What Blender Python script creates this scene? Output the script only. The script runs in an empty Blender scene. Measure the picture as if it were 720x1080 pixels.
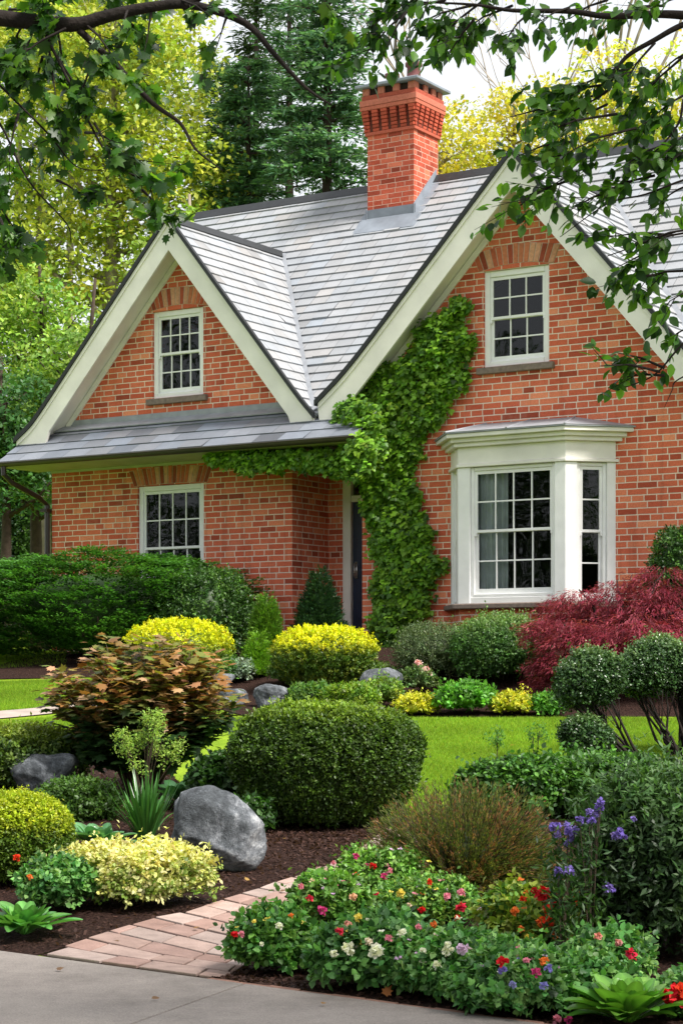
import bpy, math, random
import numpy as np
from mathutils import Vector, Matrix
random.seed(7); RNG = np.random.default_rng(11)
scn = bpy.context.scene; COL = scn.collection
PI = math.pi
# ------------------------------------------------------------------ camera constants (eye at the world origin, looking along +Y)
FPX = 2098.0; CXP = 360.0; HY = 715.0
TH = math.radians(32.4); CU, SU = math.cos(TH), math.sin(TH)
D0 = 33.0; X0 = -305/FPX*D0

def house_w(s, t, z):      # house coordinates -> world
    return (X0 + CU*s + SU*t, D0 - SU*s + CU*t, z)
def st(X, D):
    dx, dy = X-X0, D-D0
    return CU*dx - SU*dy, SU*dx + CU*dy
def sstep(a):
    a = np.clip(a, 0, 1); return a*a*(3-2*a)
def ground(X, D):
    X = np.asarray(X, float); D = np.asarray(D, float)
    base = -1.6 + .095*np.maximum(D-11.4, 0)
    base = np.minimum(base, .50)
    s, t = st(X, D)
    w = sstep((t+4.0)/3.7) * sstep((s+3.0)/3.0)
    z = base*(1-w) + .42*w
    z = z + .02*np.sin(X*1.3+D*.7)*np.clip((D-12)/3, 0, 1)
    far = np.maximum(D-48, 0)
    return z + .06*far
def G(px, py):             # where a spot of ground seen in the photograph lies
    r = (px-CXP)/FPX; lo, hi = 6.0, 60.0
    D = lo
    while D < hi:
        if HY - FPX*float(ground(r*D, D))/D < py: break
        D += .02
    return r*D, D, float(ground(r*D, D))

# ------------------------------------------------------------------ helpers
def tag(o, label=None, cat=None, group=None, kind=None):
    if label: o['label'] = label
    if cat: o['category'] = cat
    if group: o['group'] = group
    if kind: o['kind'] = kind
    return o
def empty(name, loc=(0,0,0), rz=0, label=None, cat=None, group=None):
    o = bpy.data.objects.new(name, None); COL.objects.link(o)
    o.location = loc; o.rotation_euler = (0,0,rz); o.empty_display_size = .2
    return tag(o, label, cat, group)
def np_mesh(name, V, F, mats, parent=None, cols=None, mi=None, smooth=False, uv=None):
    """V (n,3); F (m,k) int array of equal-size faces or list of arrays"""
    me = bpy.data.meshes.new(name)
    V = np.asarray(V, np.float32)
    Fs = F if isinstance(F, list) else [F]
    Fs = [np.asarray(f, np.int32) for f in Fs if len(f)]
    loops = np.concatenate([f.ravel() for f in Fs])
    tot = np.concatenate([np.full(len(f), f.shape[1], np.int32) for f in Fs])
    start = np.concatenate([[0], np.cumsum(tot)[:-1]]).astype(np.int32)
    me.vertices.add(len(V)); me.vertices.foreach_set('co', V.ravel())
    me.loops.add(len(loops)); me.loops.foreach_set('vertex_index', loops)
    me.polygons.add(len(tot)); me.polygons.foreach_set('loop_start', start); me.polygons.foreach_set('loop_total', tot)
    if smooth: me.polygons.foreach_set('use_smooth', np.ones(len(tot), bool))
    if mi is not None: me.polygons.foreach_set('material_index', np.asarray(mi, np.int32))
    if cols is not None:
        a = me.color_attributes.new('Col', 'FLOAT_COLOR', 'POINT')
        c = np.ones((len(V), 4), np.float32); c[:, :3] = cols
        a.data.foreach_set('color', c.ravel())
    me.update(calc_edges=True); me.validate()
    for m in (mats if isinstance(mats, (list, tuple)) else [mats]): me.materials.append(m)
    o = bpy.data.objects.new(name, me); COL.objects.link(o)
    if parent: o.parent = parent
    return o
class MB:
    """collects polygons and links them as one mesh"""
    def __init__(s): s.v = []; s.f = []; s.c = []; s.col = (1,1,1)
    def poly(s, pts):
        n = len(s.v); s.v += [tuple(p) for p in pts]; s.c += [s.col]*len(pts); s.f.append(tuple(range(n, n+len(pts))))
    def verts(s, pts):
        n = len(s.v); s.v += [tuple(p) for p in pts]; s.c += [s.col]*len(pts); return n
    def box(s, x0, x1, y0, y1, z0, z1):
        n = s.verts([(x0,y0,z0),(x1,y0,z0),(x1,y1,z0),(x0,y1,z0),(x0,y0,z1),(x1,y0,z1),(x1,y1,z1),(x0,y1,z1)])
        for f in ((0,3,2,1),(4,5,6,7),(0,1,5,4),(1,2,6,5),(2,3,7,6),(3,0,4,7)): s.f.append(tuple(n+i for i in f))
    def prism(s, pts, d):
        """planar outline pts (3d) swept by vector d"""
        k = len(pts); n = s.verts(list(pts) + [tuple(p[i]+d[i] for i in range(3)) for p in pts])
        s.f.append(tuple(n+i for i in range(k))[::-1]); s.f.append(tuple(n+k+i for i in range(k)))
        for i in range(k):
            j = (i+1) % k; s.f.append((n+i, n+j, n+k+j, n+k+i))
    def tube(s, pts, rad, seg=8, cap=True):
        P = [Vector(p) for p in pts]; n0 = len(s.v)
        R = rad if isinstance(rad, (list, tuple, np.ndarray)) else [rad]*len(P)
        ref = Vector((.13,.27,.95)).normalized()
        for i, p in enumerate(P):
            d = (P[min(i+1,len(P)-1)] - P[max(i-1,0)]).normalized()
            a = d.cross(ref)
            if a.length < .05: a = d.cross(Vector((1,0,0)))
            a.normalize(); b = d.cross(a)
            for k in range(seg):
                an = 2*PI*k/seg; q = p + (a*math.cos(an)+b*math.sin(an))*R[i]
                s.v.append(tuple(q)); s.c.append(s.col)
        for i in range(len(P)-1):
            for k in range(seg):
                k2 = (k+1) % seg; a = n0+i*seg
                s.f.append((a+k, a+k2, a+seg+k2, a+seg+k))
        if cap:
            s.f.append(tuple(n0+k for k in range(seg))[::-1]); m = n0+(len(P)-1)*seg; s.f.append(tuple(m+k for k in range(seg)))
    def lathe(s, prof, c=(0,0,0), seg=20):
        n0 = len(s.v)
        for r, z in prof:
            for k in range(seg):
                an = 2*PI*k/seg; s.v.append((c[0]+r*math.cos(an), c[1]+r*math.sin(an), c[2]+z)); s.c.append(s.col)
        for i in range(len(prof)-1):
            for k in range(seg):
                k2 = (k+1) % seg; a = n0+i*seg; s.f.append((a+k, a+k2, a+seg+k2, a+seg+k))
    def build(s, name, mat, parent=None, smooth=False, col=False):
        me = bpy.data.meshes.new(name); me.from_pydata(s.v, [], s.f)
        if col:
            a = me.color_attributes.new('Col', 'FLOAT_COLOR', 'POINT')
            c = np.ones((len(s.v), 4), np.float32); c[:, :3] = np.array(s.c, np.float32); a.data.foreach_set('color', c.ravel())
        if smooth: me.polygons.foreach_set('use_smooth', np.ones(len(me.polygons), bool))
        for m in (mat if isinstance(mat, (list, tuple)) else [mat]): me.materials.append(m)
        o = bpy.data.objects.new(name, me); COL.objects.link(o)
        if parent: o.parent = parent
        return o
def bevel(o, w=.006, seg=1):
    m = o.modifiers.new('bevel', 'BEVEL'); m.width = w; m.segments = seg; m.limit_method = 'ANGLE'; m.angle_limit = math.radians(40); return o

# ------------------------------------------------------------------ materials
def newmat(name):
    m = bpy.data.materials.new(name); m.use_nodes = True; nt = m.node_tree
    b = nt.nodes['Principled BSDF']; return m, nt, b
def nd(nt, typ, **kw):
    n = nt.nodes.new(typ)
    for k, v in kw.items():
        if k in n.inputs: n.inputs[k].default_value = v
        else: setattr(n, k, v)
    return n
def ramp(nt, stops, fac):
    r = nt.nodes.new('ShaderNodeValToRGB'); e = r.color_ramp.elements
    e[0].position, e[0].color = stops[0][0], (*stops[0][1], 1)
    e[1].position, e[1].color = stops[-1][0], (*stops[-1][1], 1)
    for p, c in stops[1:-1]:
        x = e.new(p); x.color = (*c, 1)
    nt.links.new(fac, r.inputs['Fac']); return r
def mixc(nt, a, b, fac, mode='MIX'):
    m = nt.nodes.new('ShaderNodeMix'); m.data_type = 'RGBA'; m.blend_type = mode; m.clamp_factor = True
    for sock, v in ((m.inputs[6], a), (m.inputs[7], b), (m.inputs[0], fac)):
        if hasattr(v, 'is_output') or hasattr(v, 'links'): nt.links.new(v, sock)
        elif isinstance(v, (int, float)): sock.default_value = v
        else: sock.default_value = (*v, 1)
    return m.outputs[2]
def simple(name, col, rough=.6, spec=.4, var=.12, scale=6, bump=.15, bscale=60, metallic=0):
    m, nt, b = newmat(name); L = nt.links
    tc = nd(nt, 'ShaderNodeTexCoord'); n = nd(nt, 'ShaderNodeTexNoise', Scale=scale, Detail=6.0); L.new(tc.outputs['Object'], n.inputs['Vector'])
    r = ramp(nt, [(.3, tuple(c*(1-var) for c in col)), (.7, tuple(min(1,c*(1+var)) for c in col))], n.outputs['Fac'])
    L.new(r.outputs['Color'], b.inputs['Base Color'])
    b.inputs['Roughness'].default_value = rough; b.inputs['Specular IOR Level'].default_value = spec; b.inputs['Metallic'].default_value = metallic
    if bump:
        n2 = nd(nt, 'ShaderNodeTexNoise', Scale=bscale, Detail=4.0); L.new(tc.outputs['Object'], n2.inputs['Vector'])
        bp = nd(nt, 'ShaderNodeBump', Strength=bump, Distance=.01); L.new(n2.outputs['Fac'], bp.inputs['Height']); L.new(bp.outputs['Normal'], b.inputs['Normal'])
    return m
def leaf_mat(name, rough=.45, spec=.35, trans=.3, tcol=1.4):
    m, nt, b = newmat(name); L = nt.links
    a = nd(nt, 'ShaderNodeVertexColor'); a.layer_name = 'Col'
    L.new(a.outputs['Color'], b.inputs['Base Color']); b.inputs['Roughness'].default_value = rough; b.inputs['Specular IOR Level'].default_value = spec
    tr = nd(nt, 'ShaderNodeBsdfTranslucent')
    mu = mixc(nt, a.outputs['Color'], (tcol, tcol*1.05, .7), 1.0, 'MULTIPLY'); L.new(mu, tr.inputs['Color'])
    mx = nd(nt, 'ShaderNodeMixShader'); mx.inputs[0].default_value = trans
    L.new(b.outputs[0], mx.inputs[1]); L.new(tr.outputs[0], mx.inputs[2]); L.new(mx.outputs[0], nt.nodes['Material Output'].inputs['Surface'])
    return m
def vcol_mat(name, rough=.7, spec=.3, bump=.3, bscale=80, noise=.15, nscale=14):
    m, nt, b = newmat(name); L = nt.links
    a = nd(nt, 'ShaderNodeVertexColor'); a.layer_name = 'Col'
    tc = nd(nt, 'ShaderNodeTexCoord'); n = nd(nt, 'ShaderNodeTexNoise', Scale=nscale, Detail=8.0, Roughness=.65); L.new(tc.outputs['Object'], n.inputs['Vector'])
    r = ramp(nt, [(.3, (1-noise,)*3), (.7, (1+noise,)*3)], n.outputs['Fac'])
    L.new(mixc(nt, a.outputs['Color'], r.outputs['Color'], 1.0, 'MULTIPLY'), b.inputs['Base Color'])
    b.inputs['Roughness'].default_value = rough; b.inputs['Specular IOR Level'].default_value = spec
    n2 = nd(nt, 'ShaderNodeTexNoise', Scale=bscale, Detail=5.0); L.new(tc.outputs['Object'], n2.inputs['Vector'])
    bp = nd(nt, 'ShaderNodeBump', Strength=bump, Distance=.01); L.new(n2.outputs['Fac'], bp.inputs['Height']); L.new(bp.outputs['Normal'], b.inputs['Normal'])
    return m
def brick_mat(name, bw=.30, rh=.09, mort=.0085, c1=(.67,.165,.085), c2=(.54,.105,.055), mc=(.80,.66,.54)):
    m, nt, b = newmat(name); L = nt.links
    tc = nd(nt, 'ShaderNodeTexCoord'); sx = nd(nt, 'ShaderNodeSeparateXYZ'); L.new(tc.outputs['Object'], sx.inputs[0])
    sn = nd(nt, 'ShaderNodeSeparateXYZ'); L.new(tc.outputs['Normal'], sn.inputs[0])
    ab = nd(nt, 'ShaderNodeMath', operation='ABSOLUTE'); L.new(sn.outputs[0], ab.inputs[0])
    gt = nd(nt, 'ShaderNodeMath', operation='GREATER_THAN'); gt.inputs[1].default_value = .75; L.new(ab.outputs[0], gt.inputs[0])
    mx = nd(nt, 'ShaderNodeMix'); L.new(gt.outputs[0], mx.inputs[0]); L.new(sx.outputs[0], mx.inputs[2]); L.new(sx.outputs[1], mx.inputs[3])
    cb = nd(nt, 'ShaderNodeCombineXYZ'); L.new(mx.outputs[0], cb.inputs[0]); L.new(sx.outputs[2], cb.inputs[1])
    # slight irregularity of the courses
    nz = nd(nt, 'ShaderNodeTexNoise', Scale=9.0, Detail=3.0); L.new(tc.outputs['Object'], nz.inputs['Vector'])
    vm = nd(nt, 'ShaderNodeVectorMath', operation='MULTIPLY_ADD'); L.new(nz.outputs['Color'], vm.inputs[0]); vm.inputs[1].default_value = (.012,.008,0); L.new(cb.outputs[0], vm.inputs[2])
    def brick(o, bl=0.0):
        t = nd(nt, 'ShaderNodeTexBrick'); t.offset = .5; t.offset_frequency = 2; t.squash = .62; t.squash_frequency = 3
        t.inputs['Scale'].default_value = 1; t.inputs['Brick Width'].default_value = bw; t.inputs['Row Height'].default_value = rh
        t.inputs['Mortar Size'].default_value = mort; t.inputs['Mortar Smooth'].default_value = .25; t.inputs['Bias'].default_value = bl
        L.new(vm.outputs[0], t.inputs['Vector']); return t
    t = brick(0); t.inputs['Color1'].default_value = (0,0,0,1); t.inputs['Color2'].default_value = (1,1,1,1); t.inputs['Mortar'].default_value = (.5,.5,.5,1)
    r = ramp(nt, [(0, tuple(x*.62 for x in c2)), (.16, c2), (.45, tuple(.5*(x+y) for x, y in zip(c1,c2))), (.8, c1), (1, (c1[0]*1.22, c1[1]*1.75, c1[2]*1.8))], t.outputs['Color'])
    nl = nd(nt, 'ShaderNodeTexNoise', Scale=1.1, Detail=7.0, Roughness=.6); L.new(tc.outputs['Object'], nl.inputs['Vector'])
    rl = ramp(nt, [(.3, (.86,.86,.88)), (.52, (1,1,1)), (.75, (1.15,1.13,1.1))], nl.outputs['Fac'])
    nf = nd(nt, 'ShaderNodeTexNoise', Scale=45.0, Detail=6.0, Roughness=.7); L.new(tc.outputs['Object'], nf.inputs['Vector'])
    rf = ramp(nt, [(.3, (.78,.78,.78)), (.7, (1.2,1.2,1.2))], nf.outputs['Fac'])
    c = mixc(nt, r.outputs['Color'], rf.outputs['Color'], 1.0, 'MULTIPLY')
    mm = mixc(nt, mc, rf.outputs['Color'], .6, 'MULTIPLY')
    c = mixc(nt, c, mm, t.outputs['Fac'])
    c = mixc(nt, c, rl.outputs['Color'], .8, 'MULTIPLY')
    # lime bloom washed in patches
    ne = nd(nt, 'ShaderNodeTexNoise', Scale=2.6, Detail=8.0, Roughness=.72); L.new(tc.outputs['Object'], ne.inputs['Vector'])
    re = ramp(nt, [(.54, (0,0,0)), (.78, (.30,.30,.30))], ne.outputs['Fac'])
    c = mixc(nt, c, (.72,.42,.32), re.outputs['Color'])
    # rain streaks and soot that run down the wall
    ms = nd(nt, 'ShaderNodeMapping'); ms.inputs['Scale'].default_value = (5.0, 5.0, .35); L.new(tc.outputs['Object'], ms.inputs[0])
    ns = nd(nt, 'ShaderNodeTexNoise', Scale=1.0, Detail=6.0, Roughness=.65); L.new(ms.outputs[0], ns.inputs['Vector'])
    rs = ramp(nt, [(.32, (.70,.68,.66)), (.46, (1,1,1)), (.8, (1.04,1.03,1.02))], ns.outputs['Fac']); c = mixc(nt, c, rs.outputs['Color'], .8, 'MULTIPLY')
    L.new(c, b.inputs['Base Color']); b.inputs['Roughness'].default_value = .85; b.inputs['Specular IOR Level'].default_value = .2
    inv = nd(nt, 'ShaderNodeMath', operation='SUBTRACT'); inv.inputs[0].default_value = 1; L.new(t.outputs['Fac'], inv.inputs[1])
    ad = nd(nt, 'ShaderNodeMath', operation='MULTIPLY_ADD'); L.new(nf.outputs['Fac'], ad.inputs[0]); ad.inputs[1].default_value = .5; L.new(inv.outputs[0], ad.inputs[2])
    bp = nd(nt, 'ShaderNodeBump', Strength=.7, Distance=.012); L.new(ad.outputs[0], bp.inputs['Height']); L.new(bp.outputs['Normal'], b.inputs['Normal'])
    return m
M = {}
M['brick'] = brick_mat('brick_wall')
M['chimbrick'] = brick_mat('chimney_brick', bw=.28, rh=.085, mort=.006, c1=(.55,.11,.06), c2=(.42,.075,.04), mc=(.66,.42,.32))
M['vouss'] = vcol_mat('arch_brick', .85, .2, .5, 60, .2, 25)
M['mortar'] = simple('mortar', (.55,.42,.33), .9, .1, .15, 20, .3)
M['white'] = simple('white_paint', (.84,.84,.83), .42, .4, .05, 5, .08, 90)
M['cream'] = simple('cream_paint', (.78,.755,.70), .5, .35, .10, 2.2, .2, 45)
M['soffit'] = simple('soffit_paint', (.40,.42,.30), .6, .3, .12, 3, .12, 50)
M['stone'] = simple('sill_stone', (.20,.155,.13), .8, .25, .22, 18, .4, 90)
M['lead'] = simple('lead_sheet', (.20,.225,.26), .45, .5, .2, 4, .2, 20)
M['valley'] = simple('valley_lead', (.27,.285,.31), .5, .5, .15, 6, .2, 25)
M['trim'] = simple('dark_verge', (.018,.02,.022), .5, .4, .2, 10, .1)
M['gutter'] = simple('brown_gutter', (.032,.022,.02), .35, .5, .2, 6, .05)
M['door'] = simple('navy_door', (.006,.014,.04), .35, .5, .2, 4, .05)
M['brass'] = simple('dull_metal', (.5,.5,.48), .35, .6, .1, 10, .05, 50, .8)
M['slate'] = vcol_mat('slate', .55, .35, .4, 40, .13, 2.2)
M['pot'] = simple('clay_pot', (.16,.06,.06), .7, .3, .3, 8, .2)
M['dark'] = simple('unlit_room', (.03,.03,.03), .9, .1, .1, 3, 0)  # near-black wall colour stands in for the dimness of the rooms
M['curtain'] = simple('curtain_cloth', (.72,.75,.76), .9, .1, .1, 5, .1)
M['bark'] = simple('bark', (.055,.04,.03), .9, .2, .35, 8, .8, 30)
M['palebark'] = simple('pale_bark', (.30,.25,.19), .9, .2, .35, 3, .8, 12)
M['darkbark'] = simple('dark_bark', (.018,.013,.011), .85, .25, .4, 14, .7, 60)
M['twig'] = simple('twig', (.07,.05,.035), .85, .2, .3, 20, .3, 80)
def glass_mat():
    m, nt, b = newmat('window_glass'); L = nt.links; nt.nodes.remove(b)
    g = nd(nt, 'ShaderNodeBsdfGlossy', Roughness=.02); g.inputs['Color'].default_value = (.95,.97,1,1)
    tr = nd(nt, 'ShaderNodeBsdfTransparent'); tr.inputs['Color'].default_value = (.68,.72,.72,1)
    f = nd(nt, 'ShaderNodeFresnel', IOR=1.45); mx = nd(nt, 'ShaderNodeMixShader')
    tc = nd(nt, 'ShaderNodeTexCoord'); n = nd(nt, 'ShaderNodeTexNoise', Scale=2.2, Detail=1.0); L.new(tc.outputs['Object'], n.inputs['Vector'])
    bp = nd(nt, 'ShaderNodeBump', Strength=.25, Distance=.02); L.new(n.outputs['Fac'], bp.inputs['Height']); L.new(bp.outputs['Normal'], g.inputs['Normal'])
    L.new(f.outputs[0], mx.inputs[0]); L.new(tr.outputs[0], mx.inputs[1]); L.new(g.outputs[0], mx.inputs[2]); L.new(mx.outputs[0], nt.nodes['Material Output'].inputs['Surface'])
    return m
M['glass'] = glass_mat()
M['leaf'] = leaf_mat('leaf'); M['gloss'] = leaf_mat('glossy_leaf', .3, .5, .22); M['soft'] = leaf_mat('soft_leaf', .6, .2, .4); M['petal'] = leaf_mat('petal', .6, .2, .35, 1.1)
M['over'] = leaf_mat('backlit_leaf', .4, .4, .45, 1.9)
def grass_mat():
    m, nt, b = newmat('lawn_turf'); L = nt.links
    tc = nd(nt, 'ShaderNodeTexCoord')
    n = nd(nt, 'ShaderNodeTexNoise', Scale=1.3, Detail=8.0, Roughness=.7); L.new(tc.outputs['Object'], n.inputs['Vector'])
    n2 = nd(nt, 'ShaderNodeTexNoise', Scale=60.0, Detail=4.0); L.new(tc.outputs['Object'], n2.inputs['Vector'])
    r = ramp(nt, [(.3, (.12,.21,.014)), (.5, (.19,.30,.018)), (.7, (.27,.37,.03))], n.outputs['Fac'])
    r2 = ramp(nt, [(.3, (.65,.7,.6)), (.7, (1.25,1.2,1.2))], n2.outputs['Fac'])
    L.new(mixc(nt, r.outputs['Color'], r2.outputs['Color'], 1.0, 'MULTIPLY'), b.inputs['Base Color']); b.inputs['Roughness'].default_value = .9; b.inputs['Specular IOR Level'].default_value = .1
    bp = nd(nt, 'ShaderNodeBump', Strength=.6, Distance=.03); L.new(n2.outputs['Fac'], bp.inputs['Height']); L.new(bp.outputs['Normal'], b.inputs['Normal'])
    return m
M['grass'] = grass_mat()
def mulch_mat():
    m, nt, b = newmat('bark_mulch'); L = nt.links
    tc = nd(nt, 'ShaderNodeTexCoord')
    n = nd(nt, 'ShaderNodeTexNoise', Scale=38.0, Detail=8.0, Roughness=.75); L.new(tc.outputs['Object'], n.inputs['Vector'])
    v = nd(nt, 'ShaderNodeTexVoronoi', Scale=42.0); L.new(tc.outputs['Object'], v.inputs['Vector'])
    r = ramp(nt, [(.3, (.010,.006,.005)), (.5, (.035,.018,.014)), (.72, (.10,.055,.043))], n.outputs['Fac'])
    L.new(r.outputs['Color'], b.inputs['Base Color']); b.inputs['Roughness'].default_value = .95; b.inputs['Specular IOR Level'].default_value = .1
    ad = nd(nt, 'ShaderNodeMath', operation='ADD'); L.new(n.outputs['Fac'], ad.inputs[0]); L.new(v.outputs['Distance'], ad.inputs[1])
    bp = nd(nt, 'ShaderNodeBump', Strength=1.0, Distance=.03); L.new(ad.outputs[0], bp.inputs['Height']); L.new(bp.outputs['Normal'], b.inputs['Normal'])
    return m
M['mulch'] = mulch_mat()
def concrete_mat():
    m, nt, b = newmat('pavement_concrete'); L = nt.links
    tc = nd(nt, 'ShaderNodeTexCoord')
    n = nd(nt, 'ShaderNodeTexNoise', Scale=.9, Detail=14.0, Roughness=.78); L.new(tc.outputs['Object'], n.inputs['Vector'])
    n2 = nd(nt, 'ShaderNodeTexNoise', Scale=110.0, Detail=3.0); L.new(tc.outputs['Object'], n2.inputs['Vector'])
    r = ramp(nt, [(.34, (.13,.112,.098)), (.5, (.21,.183,.165)), (.66, (.27,.238,.212))], n.outputs['Fac'])
    r2 = ramp(nt, [(.3, (.75,.75,.75)), (.7, (1.2,1.2,1.2))], n2.outputs['Fac'])
    L.new(mixc(nt, r.outputs['Color'], r2.outputs['Color'], 1.0, 'MULTIPLY'), b.inputs['Base Color']); b.inputs['Roughness'].default_value = .85
    bp = nd(nt, 'ShaderNodeBump', Strength=.4, Distance=.004); L.new(n2.outputs['Fac'], bp.inputs['Height']); L.new(bp.outputs['Normal'], b.inputs['Normal'])
    return m
M['conc'] = concrete_mat()
M['paver'] = vcol_mat('brick_paver', .85, .2, .5, 70, .22, 7)
M['curb'] = simple('edging_brick', (.22,.125,.095), .9, .15, .3, 7, .5, 50)
M['flag'] = simple('flagstone', (.36,.30,.26), .9, .15, .2, 4, .3, 40)
def rock_mat():
    m, nt, b = newmat('grey_rock'); L = nt.links
    tc = nd(nt, 'ShaderNodeTexCoord')
    n = nd(nt, 'ShaderNodeTexNoise', Scale=2.6, Detail=12.0, Roughness=.78, Distortion=.35); L.new(tc.outputs['Object'], n.inputs['Vector'])
    n2 = nd(nt, 'ShaderNodeTexNoise', Scale=26.0, Detail=8.0, Roughness=.75); L.new(tc.outputs['Object'], n2.inputs['Vector'])
    r = ramp(nt, [(.36, (.03,.035,.04)), (.47, (.08,.09,.10)), (.54, (.20,.215,.235)), (.64, (.5,.51,.52))], n.outputs['Fac'])
    r2 = ramp(nt, [(.35, (.6,.6,.62)), (.65, (1.3,1.3,1.3))], n2.outputs['Fac'])
    L.new(mixc(nt, r.outputs['Color'], r2.outputs['Color'], 1.0, 'MULTIPLY'), b.inputs['Base Color']); b.inputs['Roughness'].default_value = .8
    ad = nd(nt, 'ShaderNodeMath', operation='MULTIPLY_ADD'); L.new(n.outputs['Fac'], ad.inputs[0]); ad.inputs[1].default_value = 2.5; L.new(n2.outputs['Fac'], ad.inputs[2])
    bp = nd(nt, 'ShaderNodeBump', Strength=.8, Distance=.03); L.new(ad.outputs[0], bp.inputs['Height']); L.new(bp.outputs['Normal'], b.inputs['Normal'])
    return m
M['rock'] = rock_mat()
# ================================================================== THE SETTING
def grid_sheet(name, fun, nu, nv, mat, lift=0.0):
    """fun(u,v)->(X,D); draped over the ground"""
    U, V = np.meshgrid(np.linspace(0,1,nu), np.linspace(0,1,nv), indexing='ij')
    X, D = fun(U, V); Z = ground(X, D) + lift
    Vv = np.stack([X.ravel(), D.ravel(), Z.ravel()], 1)
    idx = np.arange(nu*nv).reshape(nu, nv)
    F = np.stack([idx[:-1,:-1], idx[1:,:-1], idx[1:,1:], idx[:-1,1:]], -1).reshape(-1, 4)
    o = np_mesh(name, Vv, F, mat, smooth=True); tag(o, kind='structure'); return o
def between(A, B):
    """sheet between two world polylines of (X,D)"""
    A = np.array(A, float); B = np.array(B, float)
    def param(P):
        d = np.concatenate([[0], np.cumsum(np.linalg.norm(np.diff(P, axis=0), axis=1))]); d /= d[-1]; return d
    da, db = param(A), param(B)
    def fun(U, V):
        ax, ay = np.interp(U, da, A[:,0]), np.interp(U, da, A[:,1]); bx, by = np.interp(U, db, B[:,0]), np.interp(U, db, B[:,1])
        return ax+(bx-ax)*V, ay+(by-ay)*V
    return fun
def gp(*pts): return [G(x, y)[:2] for x, y in pts]
def smooth_line(P, n=8):
    P = [np.array(p) for p in P]; out = []
    Q = [2*P[0]-P[1]] + P + [2*P[-1]-P[-2]]
    for i in range(1, len(Q)-2):
        for k in range(n):
            t = k/n; a, b, c, d = Q[i-1:i+3]
            out.append(tuple(.5*((2*b)+(c-a)*t+(2*a-5*b+4*c-d)*t*t+(3*b-a-3*c+d)*t**3)))
    out.append(tuple(P[-1])); return out
grid_sheet('lawn', lambda U, V: (-45+90*U, 5.5+(V**1.6)*110), 220, 260, M['grass'])
Xg = [(-60,-70),(60,-70),(60,-9),(-60,-9)]
mb = MB(); mb.poly([(x, y, -1.62) for x, y in Xg]); tag(mb.build('far_verge', M['grass']), kind='structure')
mb = MB(); mb.poly([(-60,-9,-1.70),(60,-9,-1.70),(60,5.6,-1.70),(-60,5.6,-1.70)]); tag(mb.build('road', simple('asphalt', (.05,.05,.052), .9, .2, .2, 3, .4, 120)), kind='structure')
# pavement along the front: its edge runs from the left, coming nearer to the right
E0 = np.array(G(0, 1006)[:2]); E1 = np.array(G(470, 1072)[:2]); ed = (E1-E0)/np.linalg.norm(E1-E0); en = np.array([ed[1], -ed[0]])
if en[1] > 0: en = -en
def pave_edge(k): return E0 + ed*k
def pfun(U, V):
    k = -14+30*U; w_ = 9*V
    return E0[0]+ed[0]*k+en[0]*w_, E0[1]+ed[1]*k+en[1]*w_
# concrete slabs with real joints: 2.2 m bays; the joint seen in the photograph is one of them
JK = float(np.dot(np.array(G(240, 1046)[:2])-E0, ed))
mbs = MB(); jd = np.array(G(130, 1079)[:2])-np.array(G(240, 1040)[:2]); jd = jd/np.linalg.norm(jd); jd = jd/abs(np.dot(jd, en))
for i in range(-6, 7):
    k0, k1 = JK+2.35*i+.006, JK+2.35*(i+1)-.006
    for (w0, w1) in ((.0, 2.6), (2.612, 6.0)):
        q = [E0+ed*k0+jd*w0, E0+ed*k1+jd*w0, E0+ed*k1+jd*w1, E0+ed*k0+jd*w1]
        mbs.prism([(p[0], p[1], -1.66) for p in q], (0,0,.085))
sd = tag(bevel(mbs.build('pavement', M['conc']), .006, 2), kind='structure')
# brick edging course between the pavement and the flower bed
mb = MB(); ke = float(np.dot(np.array(G(218, 1036)[:2])-E0, ed)); k = ke
while k < ke+7:
    a = E0+ed*k-en*.004; b = E0+ed*(k+.205)-en*.004; c = b-en*.055; d = a-en*.055; zz = -1.578+random.uniform(-.004,.005)
    mb.prism([(p[0], p[1], -1.66) for p in (a, b, c, d)], (0,0,zz+1.66)); k += .212
tag(bevel(mb.build('edging_kerb', M['curb']), .007, 2), kind='structure')
# garden path of large brick pavers
PL_ = smooth_line([np.array(p) for p in gp((42,1009),(90,994),(150,974),(200,963),(280,937),(345,914),(385,893),(405,876))])
PR_ = smooth_line([np.array(p) for p in gp((240,1036),(275,1010),(330,975),(400,940),(455,912),(490,884))])
grid_sheet('path_bed', between(PL_, PR_), 60, 10, M['mulch'], .006)
fn = between(PL_, PR_); mb = MB(); NR = 22
for r in range(NR):
    u0, u1 = r/NR+.0022, (r+1)/NR-.0022
    off = (r % 2)*.5 + random.uniform(-.12, .12); v = -off*.28
    while v < 1:
        wv = random.choice((.25,.31,.36,.2)); a, b = max(v+.006, 0), min(v+wv-.006, 1); v += wv
        if b-a < .03: continue
        m_ = random.uniform(.82,1.12); base = random.choice(((.34,.235,.20),(.31,.205,.175),(.36,.26,.225),(.29,.185,.155),(.35,.27,.24))); mb.col = tuple(c*m_ for c in base)
        pts = [fn(np.array(u), np.array(w_)) for u, w_ in ((u0,a),(u0,b),(u1,b),(u1,a))]
        h = random.uniform(.018,.024); tilt = random.uniform(-.002,.002)
        top = [(float(p[0]), float(p[1]), float(ground(p[0], p[1]))+h+tilt*(i-1.5)) for i, p in enumerate(pts)]
        n_ = mb.verts(top+[(x,y,z-.03) for x,y,z in top])
        for f in ((0,1,2,3),(0,4,5,1),(1,5,6,2),(2,6,7,3),(3,7,4,0)): mb.f.append(tuple(n_+i for i in f))
tag(bevel(mb.build('brick_path', M['paver'], col=True), .005, 2), kind='structure')
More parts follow.
